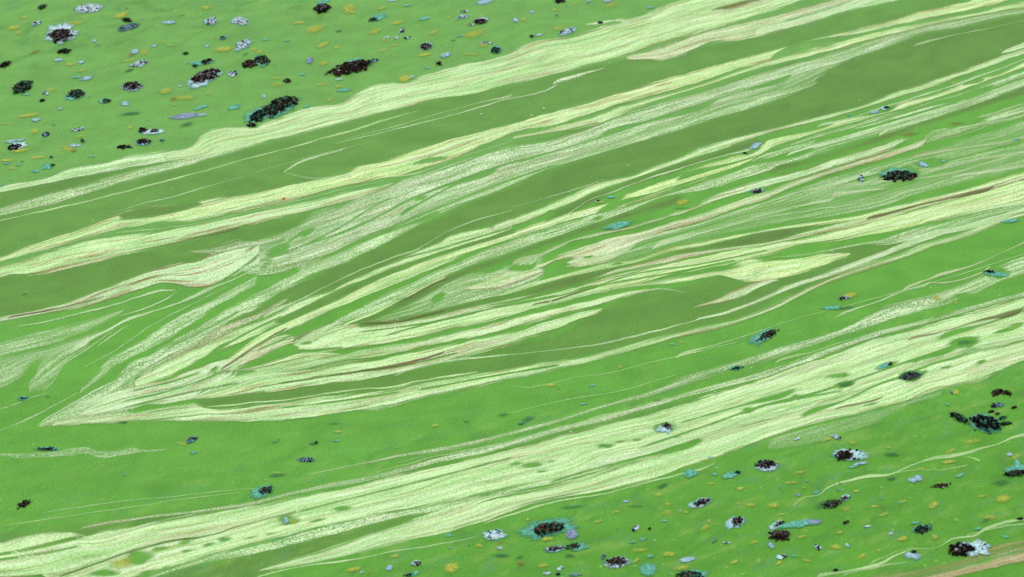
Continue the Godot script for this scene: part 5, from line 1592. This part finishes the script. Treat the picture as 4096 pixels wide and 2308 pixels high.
	film("Y",-2438,3260,88,69,-31,"big oval yellow algae patch well below left of the big brown teal-skirted clump")
	film("D",-2071,3300,69,32,31,"elongated dark green submerged patch below left of the big brown teal-skirted clump")
	film("W",-2032,3217,25,19,31,"small oval speckled white crust film below left of the big brown teal-skirted clump")
	film("P",-2989,2998,20,14,-39,"tiny oval pale blue film patch well below right of the teal-tipped lower clump")
	film("Y",-3019,2934,70,36,9,"elongated yellow algae patch well below right of the teal-tipped lower clump")
	film("Y",-2698,2935,44,24,8,"small elongated yellow algae patch well left of the big brown teal-skirted clump")
	film("Y",-2135,3114,36,29,32,"small oval yellow algae patch well left of the big brown teal-skirted clump")
	film("D",-2194,3079,13,12,-62,"tiny oval dark green submerged patch well left of the big brown teal-skirted clump")
	film("R",-2950,3033,20,18,42,"tiny oval rusty brown algae patch well below right of the teal-tipped lower clump")
	film("R",-1993,3158,44,19,-9,"small elongated rusty brown algae patch below left of the big brown teal-skirted clump")
	film("T",-2319,3033,14,13,37,"tiny oval teal film patch well left of the big brown teal-skirted clump")
	film("D",-1977,3385,37,18,-11,"small elongated dark green submerged patch left of the knobbly grey-black mats")
	film("D",-2660,1137,16,15,66,"tiny oval dark green submerged patch well above the teal-tipped lower clump")
	film("D",-2696,1156,37,15,20,"small thin dark green submerged patch well above the teal-tipped lower clump")
	film("L",-1515,3320,69,55,-47,"big oval lilac film patch just above the knobbly grey-black mats")
	film("Y",-1693,3285,60,38,20,"elongated yellow algae patch just below the big brown teal-skirted clump")
	film("T",-1305,3964,91,70,-46,"big round teal film patch below right of the pale-footed brown clump")
	film("P",-1002,4000,73,35,9,"elongated pale blue film patch above the brown clump at the bottom edge")
	film("T",-1201,3834,29,24,26,"small oval teal film patch right of the pale-footed brown clump")
	film("Y",-1100,4064,86,40,19,"elongated yellow algae patch just above left of the brown clump at the bottom edge")
	film("Y",-1076,3880,60,40,17,"elongated yellow algae patch above left of the brown clump at the bottom edge")
	film("Y",-1225,3732,70,31,20,"thin yellow algae patch above right of the pale-footed brown clump")
	film("W",-1096,3482,44,28,-34,"small oval speckled white crust film above the pale-footed brown clump")
	film("T",-361,3069,73,55,-19,"big oval teal film patch above the grey-white crusted clump")
	film("T",-219,3167,26,20,26,"small oval teal film patch above the grey-white crusted clump")
	film("T",-157,3243,48,35,27,"elongated teal film patch below left of the jet black knobbly clump")
	film("D",-623,3108,67,32,-15,"oval dark green submerged patch above left of the grey-white crusted clump")
	film("Y",-712,3192,38,26,16,"small elongated yellow algae patch left of the grey-white crusted clump")
	film("P",-115,2948,18,17,1,"tiny oval pale blue film patch left of the jet black knobbly clump")
	film("Y",-170,2973,34,19,0,"tiny elongated yellow algae patch left of the jet black knobbly clump")
	film("D",-1330,3013,102,25,19,"thin dark green submerged patch above right of the big brown teal-skirted clump")
	film("Y",-793,3421,53,44,-2,"oval yellow algae patch below left of the grey-white crusted clump")
	film("Y",-727,3332,30,27,-47,"small oval yellow algae patch left of the grey-white crusted clump")
	film("T",-1124,3626,32,22,-4,"small oval teal film patch above right of the pale-footed brown clump")
	film("T",-1208,3624,28,15,6,"tiny elongated teal film patch above right of the pale-footed brown clump")
	film("T",-867,3504,21,17,27,"tiny oval teal film patch below left of the grey-white crusted clump")
	film("Y",-1266,3271,46,22,-8,"small elongated yellow algae patch right of the big brown teal-skirted clump")
	film("R",-2007,3455,37,25,-86,"small oval rusty brown algae patch below left of the knobbly grey-black mats")
	film("Y",-1892,3553,57,33,11,"elongated yellow algae patch below left of the knobbly grey-black mats")
	film("N",-1763,3769,49,18,21,"small thin blue-grey dark-speckled film mat below the knobbly grey-black mats")
	film("W",-1914,3656,38,21,19,"small elongated speckled white crust film below the knobbly grey-black mats")
	film("W",-1813,3647,34,20,-16,"small oval speckled white crust film below the knobbly grey-black mats")
	film("Y",-1672,2997,20,20,25,"tiny oval yellow algae patch above left of the big brown teal-skirted clump")
	film("Y",-680,3483,29,24,83,"small oval yellow algae patch below left of the grey-white crusted clump")
	film("Y",-680,3726,57,29,-22,"small oval yellow algae patch left of the white-sided black clump")
	film("Y",-604,3663,33,20,-54,"small round yellow algae patch left of the white-sided black clump")
	film("Y",-1097,3233,42,23,-6,"small elongated yellow algae patch well right of the big brown teal-skirted clump")
	film("D",-1669,3547,43,32,30,"oval dark green submerged patch just below the knobbly grey-black mats")
	film("D",10,2069,47,25,30,"small elongated dark green submerged patch above the black dome on the band")
	film("P",-958,3150,27,14,30,"tiny elongated pale blue film patch well left of the grey-white crusted clump")
	film("D",-933,3239,74,17,31,"small thin dark green submerged patch left of the grey-white crusted clump")
	film("Y",-308,3259,31,20,15,"tiny elongated yellow algae patch above the grey-white crusted clump")
	film("Y",-233,3635,44,33,26,"small elongated yellow algae patch above right of the white-sided black clump")
	film("Y",-296,3579,23,17,28,"tiny elongated yellow algae patch above the white-sided black clump")
	film("Y",-174,3422,42,30,-9,"small oval yellow algae patch above right of the grey-white crusted clump")
	film("Y",-747,4189,43,21,-21,"small oval yellow algae patch above right of the brown clump at the bottom edge")
	film("Y",-495,4052,51,29,0,"small elongated yellow algae patch below left of the clump below the long film")
	film("W",-657,3961,32,13,30,"small thin speckled white crust film below the white-sided black clump")
	film("N",-718,3900,35,12,-19,"tiny elongated blue-grey dark-speckled film mat below left of the white-sided black clump")
	film("N",-1479,3673,43,16,-32,"small oval blue-grey dark-speckled film mat just above left of the pale-footed brown clump")
	film("D",-1210,3425,16,12,-56,"tiny round dark green submerged patch above the pale-footed brown clump")
	film("Y",-1315,3830,52,19,-20,"small elongated yellow algae patch just right of the pale-footed brown clump")
	film("A",769,3440,145,98,39,"big elongated cyan and white film sheet touching the clump on white film")
	film("P",755,3580,62,24,9,"thin pale blue film patch just below right of the clump on white film")
	film("T",687,3591,42,16,9,"small thin teal film patch just below right of the clump on white film")
	film("T",-90,4020,181,52,15,"big thin teal film patch above right of the clump below the long film")
	film("L",10,4050,63,40,17,"elongated lilac film patch below left of the mossy-skirted grey-brown clump")
	film("P",967,3956,71,44,-1,"oval pale blue film patch left of the rusty low clump")
	film("Y",1317,3892,74,34,20,"thin yellow algae patch above the rusty low clump")
	film("T",612,4424,41,18,9,"small elongated teal film patch just above left of the ring-like clump")
	film("A",761,4896,120,106,-12,"big oval cyan and white film sheet just right of the white-crusted lower right clump")
	film("P",341,4755,66,54,41,"big oval pale blue film patch just below the lump by the lower ribbon")
	film("Y",499,4106,50,20,30,"small thin yellow algae patch right of the mossy-skirted grey-brown clump")
	film("R",532,4113,21,14,26,"tiny elongated rusty brown algae patch right of the mossy-skirted grey-brown clump")
	film("W",-151,4330,39,27,-86,"small oval speckled white crust film below right of the clump below the long film")
	film("P",34,4418,30,18,-76,"small oval pale blue film patch left of the lump by the lower ribbon")
	film("P",-416,4153,38,22,-79,"small oval pale blue film patch just below left of the clump below the long film")
	film("T",-355,4336,20,18,11,"tiny oval teal film patch below right of the clump below the long film")
	film("W",1757,4034,28,24,-18,"small oval speckled white crust film above the right-edge clump with teal")
	film("Y",886,3314,41,39,56,"small oval yellow algae patch just above right of the clump on white film")
	film("Y",749,3186,60,23,-9,"small elongated yellow algae patch above left of the clump on white film")
	film("Y",1639,3747,82,42,9,"elongated yellow algae patch below left of the scattered black-green mat")
	film("Y",1414,3776,74,26,-14,"small elongated yellow algae patch above the rusty low clump")
	film("Y",713,4148,42,19,16,"small elongated yellow algae patch below left of the rusty low clump")
	film("T",680,4159,18,11,27,"tiny elongated teal film patch above left of the ring-like clump")
	film("Y",863,4299,74,43,-25,"oval yellow algae patch below the rusty low clump")
	film("Y",1232,4385,52,29,20,"small elongated yellow algae patch below right of the rusty low clump")
	film("Y",1336,4485,78,60,-6,"big oval yellow algae patch below the right-edge clump with teal")
	film("Y",488,4222,63,22,-3,"small elongated yellow algae patch above left of the ring-like clump")
	film("Y",89,4254,38,28,-14,"small oval yellow algae patch below the mossy-skirted grey-brown clump")
	film("Y",-167,4166,48,20,1,"small elongated yellow algae patch right of the clump below the long film")
	film("Y",414,4545,54,38,-13,"oval yellow algae patch above left of the lump by the lower ribbon")
	film("Y",-46,4393,60,43,59,"oval yellow algae patch right of the clump below the long film")
	film("Y",309,4022,53,40,-28,"oval yellow algae patch just below right of the mossy-skirted grey-brown clump")
	film("Y",1105,4635,66,41,15,"elongated yellow algae patch above right of the white-crusted lower right clump")
	film("Y",618,4637,39,32,-38,"small oval yellow algae patch just below right of the ring-like clump")
	film("Y",187,4580,29,21,-18,"small oval yellow algae patch left of the lump by the lower ribbon")
	film("Y",-496,4357,46,19,-15,"small elongated yellow algae patch below the clump below the long film")
	film("Y",37,4578,73,24,-15,"elongated yellow algae patch left of the lump by the lower ribbon")
	film("Y",-103,3725,54,43,24,"oval yellow algae patch above right of the white-sided black clump")
	film("Y",178,3539,68,29,13,"thin yellow algae patch below right of the jet black knobbly clump")
	film("D",1452,4304,82,54,10,"big elongated dark green submerged patch below left of the right-edge clump with teal")
	film("W",829,3188,52,26,77,"small elongated speckled white crust film above the clump on white film")
	film("W",570,3065,41,12,-6,"small thin speckled white crust film above right of the jet black knobbly clump")
	film("L",128,3703,19,17,17,"tiny oval lilac film patch left of the mossy-skirted grey-brown clump")
	film("T",258,3737,35,23,-19,"small oval teal film patch above left of the mossy-skirted grey-brown clump")
	film("T",1271,4076,46,16,-9,"small elongated teal film patch above right of the rusty low clump")
	film("D",825,3864,46,31,0,"oval dark green submerged patch left of the rusty low clump")
	film("D",1031,3598,61,41,26,"elongated dark green submerged patch right of the clump on white film")
	film("Y",1064,3506,24,17,25,"tiny elongated yellow algae patch right of the clump on white film")
	film("T",288,3580,18,14,23,"tiny oval teal film patch above left of the mossy-skirted grey-brown clump")
	film("Y",-179,3912,39,18,8,"small elongated yellow algae patch above the clump below the long film")
	film("Y",-125,3853,48,16,20,"small thin yellow algae patch above the clump below the long film")
	film("D",475,3724,12,9,-47,"tiny oval dark green submerged patch above the mossy-skirted grey-brown clump")
	film("D",73,3558,15,14,3,"tiny oval dark green submerged patch below the jet black knobbly clump")
	film("Y",220,3646,21,16,6,"tiny oval yellow algae patch above left of the mossy-skirted grey-brown clump")
	film("W",410,3798,15,14,1,"tiny oval speckled white crust film just above the mossy-skirted grey-brown clump")
	film("P",439,3815,12,10,-34,"tiny oval pale blue film patch above right of the mossy-skirted grey-brown clump")
	film("Y",311,3454,91,26,11,"thin yellow algae patch right of the jet black knobbly clump")
	film("Y",512,3872,34,20,28,"small elongated yellow algae patch above right of the mossy-skirted grey-brown clump")
	film("T",609,4042,15,11,23,"tiny oval teal film patch right of the mossy-skirted grey-brown clump")
	film("D",909,2602,13,12,-13,"tiny oval dark green submerged patch well above left of the clump on white film")
	film("T",936,4709,31,18,14,"small elongated teal film patch above right of the white-crusted lower right clump")
	film("T",1034,4887,32,16,52,"small elongated teal film patch well right of the ring-like clump")
	film("D",1054,4647,73,20,-16,"elongated dark green submerged patch above right of the white-crusted lower right clump")
	film("Y",1767,4085,62,35,-23,"oval yellow algae patch above the right-edge clump with teal")
	film("W",296,4288,35,15,9,"small elongated speckled white crust film below right of the mossy-skirted grey-brown clump")
	film("W",387,4445,23,16,-34,"tiny oval speckled white crust film left of the ring-like clump")
	film("Y",-316,4430,46,22,52,"small elongated yellow algae patch below right of the clump below the long film")
	film("Y",1167,3911,18,16,-14,"tiny oval yellow algae patch above the rusty low clump")
	film("Y",1084,3861,47,19,13,"small thin yellow algae patch above left of the rusty low clump")
	film("D",686,4486,21,14,26,"tiny elongated dark green submerged patch just above right of the ring-like clump")
	film("T",1716,4171,87,30,-53,"round teal film patch just above the right-edge clump with teal")
	film("O",-809,-2331,29,14,-46,"tiny oval bright orange scrap well below the largest teal-fringed clump")
	film("X",1962,-2730,18,15,-57,"tiny oval white fleck well below right of the spiky clump by the band")
	film("X",1803,-2663,13,11,-58,"tiny oval white fleck well below the spiky clump by the band")
	film("X",-139,-2419,28,14,-34,"tiny oval white fleck well below right of the largest teal-fringed clump")
	film("X",1438,-2920,13,11,-61,"tiny oval white fleck well below right of the round charcoal clump")
	film("X",1177,-804,21,13,-17,"tiny oval white fleck below left of the tiny lump in the centre pool")
	film("X",2531,798,12,11,7,"tiny oval white fleck well above the lump on the striped mat")
	film("X",-782,2133,9,9,9,"tiny oval white fleck well left of the black dome on the band")
	film("X",1987,2118,10,9,-22,"tiny oval white fleck well below right of the lump on the striped mat")
	film("X",142,348,22,12,-35,"tiny oval white fleck well below the tiny lump in the centre pool")
	film("X",443,2191,11,9,22,"tiny oval white fleck well above right of the black dome on the band")

func lay_clumps():
	clump(-1008,-6367,134,112,-64,0.5,"w",[-978,-6434,216,163,-65],"large dark brown clump with a pale blue crust, upper left corner area")
	clump(-887,-7081,53,35,-38,0.4,"d",[-861,-7113,67,44,-44],"tiny black clump high at the far upper left")
	clump(-335,-6398,49,40,-56,0.2,"",[0,0,0,0,0],"small black clump just above a blue-grey mat, top left")
	clump(-1132,-6038,57,46,25,0.1,"d",[-1134,-6033,66,59,26],"dark green-black fuzzy mat under the large crusted clump")
	clump(-1711,-6043,78,41,-30,0.25,"",[0,0,0,0,0],"black clump cut by the left edge, pinkish at its right end")
	clump(-254,-5133,34,28,-54,0.1,"t",[-163,-5171,104,56,16],"small black lump on a long dark teal mat")
	clump(-124,-5162,66,40,-24,0.1,"",[0,0,0,0,0],"black-dotted lump at the right of the long teal mat")
	clump(-274,-4876,171,86,-26,0.5,"w",[-302,-4859,218,116,-29],"big tapering black clump with pale blue lower rim")
	clump(192,-4913,79,62,-43,0.75,"",[0,0,0,0,0],"brown-black clump, left one of a touching pair")
	clump(329,-4928,96,58,-75,0.5,"t",[308,-4919,125,71,-72],"spiky black clump, right one of a touching pair")
	clump(-1776,-5512,126,70,-41,0.25,"d",[-1779,-5487,157,88,-46],"mossy black-green clump near the left edge")
	clump(-1425,-5120,84,70,-41,0.45,"t",[-1442,-5117,109,86,-52],"black clump with a grey right half, left of the speckled grey disc")
	clump(-929,-5022,78,73,41,0.55,"g",[-931,-5017,102,96,-81],"oval speckled grey-brown clump with a pale crust")
	clump(-1258,-4856,45,37,-17,0.6,"t",[-1265,-4873,61,51,-34],"small brown-black clump left of a pale blue oval")
	clump(-1737,-5157,31,26,-34,0.1,"",[0,0,0,0,0],"tiny blue-black clump beneath the mossy clump")
	clump(-1247,-4138,49,41,-57,0.45,"",[0,0,0,0,0],"black lump at the left end of a pale crust mat")
	clump(-1164,-4073,44,35,23,0.3,"w",[-1175,-4073,98,58,24],"grey lump on a broad pale blue crust mat")
	clump(-1187,-3867,24,17,-70,0,"t",[-1184,-3873,35,22,-68],"tiny black-green speck below the pale crust mat")
	clump(-1777,-4219,31,20,-70,0.1,"d",[-1780,-4212,41,24,-69],"small black dot clump above the yellow patch with rust")
	clump(-2328,-4397,59,47,-2,0.2,"w",[-2284,-4413,78,66,-12],"black oval clump with a pale blue right side, at far left")
	clump(-1341,-3924,62,48,13,0.1,"w",[-1342,-3921,71,60,8],"dark blue and white crusted clump, left of the band end")
	clump(-1523,-3918,71,34,18,0.1,"",[0,0,0,0,0],"low blue-black mat left of the crusted blue clump")
	clump(-2198,-3906,31,23,-55,0.1,"t",[-2245,-3899,60,47,-14],"grey-black lump with a teal tail, lower edge of the dotted water")
	clump(-2137,-4053,21,18,90,0.1,"",[0,0,0,0,0],"tiny black speck above the teal-tailed lump")
	clump(-204,-5423,31,28,-89,0.2,"d",[-200,-5431,41,34,-76],"small grey-black speck right of the blue and rust flake")
	clump(1348,-5701,94,71,-42,0.6,"",[0,0,0,0,0],"dark brown clump with a teal patch behind, at the top edge")
	clump(1632,-5229,52,37,-22,0.5,"t",[1705,-5253,85,61,-25],"black-brown clump with a teal tail, upper middle left")
	clump(2460,-4674,62,49,-1,0.5,"g",[2494,-4703,73,61,-13],"black clump between pale crusts, upper middle")
	clump(1742,-4429,71,48,-50,0.15,"g",[1758,-4442,87,54,-54],"round charcoal clump with a grey left side")
	clump(1665,-4048,46,30,-55,0.1,"",[0,0,0,0,0],"small charcoal clump below the white flake")
	clump(2253,-4038,69,43,-59,0.1,"t",[2269,-4051,92,52,-59],"spiky black clump near the upper band's wavy edge")
	clump(944,-4367,240,99,-6,0.5,"",[0,0,0,0,0],"longest black clump, a ragged bar in the upper middle")
	clump(309,-4417,44,35,-68,0.8,"",[0,0,0,0,0],"small brown-black clump between the bar and the mossy teal clump")
	clump(3,-3967,229,107,-27,0.4,"t",[-34,-3940,261,129,-29],"largest black clump with mossy teal fringe at the band edge")
	clump(-250,-3885,121,61,-39,0.1,"t",[-243,-3930,163,84,-43],"teal and black lower lobe beside the largest clump")
	clump(-386,-3748,45,35,21,0.3,"",[0,0,0,0,0],"small black clump touching the tip of the upper band")
	clump(3350,-4703,52,41,30,0.4,"",[0,0,0,0,0],"black clump cut by the top edge")
	clump(2693,-4134,31,24,-58,0.1,"",[0,0,0,0,0],"small black lump left of a white flake near the upper band")
	clump(3406,-4078,37,25,-48,0.1,"",[0,0,0,0,0],"tiny black lump inside the hooked scum tongue")
	clump(4557,-1199,35,29,-16,0.1,"w",[4540,-1200,45,36,-29],"small blue-black lump in the upper right green pool")
	clump(2967,-1078,24,20,22,0.1,"",[0,0,0,0,0],"small black lump below the blue crust, right of centre")
	clump(1400,-954,19,15,-56,0.05,"w",[1395,-946,25,18,-56],"tiny dark blue lump in a green pool, centre")
	clump(2642,-420,61,30,8,0.1,"w",[2648,-428,73,39,6],"dark mat with grey-white crust in a small pool")
	clump(3823,-37,143,84,21,0.35,"t",[3850,-84,164,105,20],"big black and green clump with white strands looping round it, right side")
	clump(3398,1721,57,29,51,0.05,"t",[3416,1770,102,48,50],"black and teal ragged mat inside pale streaks, right edge")
	clump(2126,1479,36,24,9,0.4,"g",[2165,1479,48,34,4],"black-brown lump at the left end of a striped yellow mat")
	clump(1287,1671,109,40,-19,0.6,"t",[1238,1668,148,58,-20],"isolated black-brown clump in the lime lane, right of centre")
	clump(1821,2518,29,15,-22,0.05,"t",[1761,2518,84,28,-8],"dark green head of a mossy bar on the big band")
	clump(2241,3272,57,38,-13,0.5,"",[0,0,0,0,0],"glossy black clump, left lobe of a pair at the right edge")
	clump(2298,3323,40,32,76,0.55,"",[0,0,0,0,0],"black clump, right lobe of a pair at the right edge")
	clump(1875,3604,118,97,84,0.12,"t",[1886,3590,139,115,-81],"widest scattered black-green mat, right edge")
	clump(1768,3441,92,39,89,0.05,"d",[1777,3430,107,50,-89],"left arm of the scattered black-green mat")
	clump(1742,3375,20,14,-45,0.0,"",[0,0,0,0,0],"black bit beyond the left arm of the scattered mat")
	clump(2029,3479,31,17,15,0.0,"",[0,0,0,0,0],"flat grey-black bit above the scattered mat")
	clump(2043,3527,22,14,10,0.0,"",[0,0,0,0,0],"small grey-black bit right of the flat bit")
	clump(2209,3518,32,14,11,0.0,"",[0,0,0,0,0],"thin black bit at the right edge above the scattered mat")
	clump(2040,3596,39,20,-7,0.0,"d",[2044,3591,52,29,-11],"ragged black bit right of the scattered mat")
	clump(1987,3667,60,27,11,0.0,"d",[1992,3660,72,36,9],"long black bit at the right tail of the scattered mat")
	clump(786,1976,44,22,10,0.0,"t",[790,1971,56,31,8],"dark teal mat on the streaky strand, right of centre")
	clump(-146,2429,42,38,73,0.15,"w",[-177,2450,60,54,-79],"black dome with a grey foot on the big band's top edge")
	clump(-4007,-372,32,23,21,0.0,"t",[-4005,-378,43,34,20],"small dark teal clump in the left fan's lime water")
	clump(-4151,394,80,24,32,0.0,"t",[-4139,393,92,31,32],"long dark teal mat above the floating wisp")
	clump(-4592,1005,61,36,-23,0.3,"",[0,0,0,0,0],"lone black rough clump near the left edge, lower part")
	clump(-3056,1718,63,41,-14,0.65,"t",[-3091,1713,93,65,-20],"black-brown clump with a teal tip above the narrow strand, lower left")
	clump(-2444,1318,18,14,-5,0.0,"d",[-2474,1315,29,23,-8],"tiny dark teal lump in the lime water, left of centre")
	clump(-1624,3183,116,72,6,0.8,"t",[-1608,3168,213,120,9],"big brown clump spread over a teal skirt, bottom middle")
	clump(-1714,3419,66,29,10,0.2,"g",[-1715,3420,79,38,9],"grey-black knobbly mat below the big brown clump, left half")
	clump(-1581,3459,56,36,16,0.4,"t",[-1563,3481,64,46,14],"black knobbly mat below the big brown clump, right half")
	clump(-1434,3775,70,50,10,0.85,"g",[-1437,3780,92,71,5],"brown clump with a pale ragged foot near the bottom edge")
	clump(-1105,4174,86,47,30,0.6,"t",[-1065,4183,99,59,29],"dark brown clump cut by the bottom edge")
	clump(-510,3438,76,35,-7,0.1,"w",[-517,3433,99,50,-9],"grey-white crusted clump with a black right end")
	clump(-436,3774,63,41,-16,0.25,"w",[-464,3771,91,61,-22],"black clump with white crust on its left, lower right area")
	clump(-67,3235,32,23,11,0.0,"t",[-109,3227,49,37,6],"two black dots on a lilac and teal film")
	clump(166,3243,68,52,26,0.1,"g",[162,3269,82,69,22],"jet black knobbly clump at the big band's lower edge")
	clump(727,3435,70,56,-12,0.5,"",[0,0,0,0,0],"black clump sitting on a broad white and teal film")
	clump(-294,4079,76,58,14,0.7,"",[0,0,0,0,0],"brown-black clump just below the long teal and lilac film")
	clump(-216,3949,54,25,-19,0.15,"w",[-237,3950,75,37,-21],"black and white crust at the left tip of the long teal film")
	clump(262,3922,73,42,4,0.5,"d",[226,3905,111,68,1],"grey-brown clump with a mossy left skirt")
	clump(382,3909,37,25,-15,0.2,"w",[387,3902,44,31,-22],"pale grey crusted lump at the right end of the mossy clump")
	clump(1069,4121,67,27,19,1.0,"",[0,0,0,0,0],"rusty brown low clump in the right dotted water")
	clump(1627,4265,89,40,16,0.5,"t",[1683,4221,103,51,14],"black-brown clump at the right edge with teal behind")
	clump(601,4516,76,40,5,0.25,"t",[608,4506,82,48,3],"ring-like black and pale green clump, lower right")
	clump(670,4863,92,68,16,0.45,"",[0,0,0,0,0],"black left half of the white-crusted clump, lower right")
	clump(372,4723,26,21,-41,0.1,"",[0,0,0,0,0],"black lump on a small white crust by the lower ribbon")
	clump(-419,4305,21,18,-17,0.1,"w",[-443,4301,40,31,5],"small black lump with a pale blue left side, bottom right area")
	clump(-216,4629,26,14,10,0.05,"",[0,0,0,0,0],"little blue-black clump at the lower ribbon's left end")
	clump(201,4170,31,16,2,0.5,"",[0,0,0,0,0],"small dark clump right of the lilac film")
	clump(1272,4760,29,17,18,0.0,"",[0,0,0,0,0],"dark blue lump at the right edge above the pale branch")
	clump(-1863,3702,19,15,12,0.0,"",[0,0,0,0,0],"black speck at the bottom edge left of the brown clump")
	clump(-2727,3190,36,16,10,0.0,"t",[-2701,3188,47,24,9],"black lump with teal tail cut by the bottom edge")
	clump(-1013,3536,14,13,8,0.0,"",[0,0,0,0,0],"tiny black lump beside a grey crust, bottom middle")
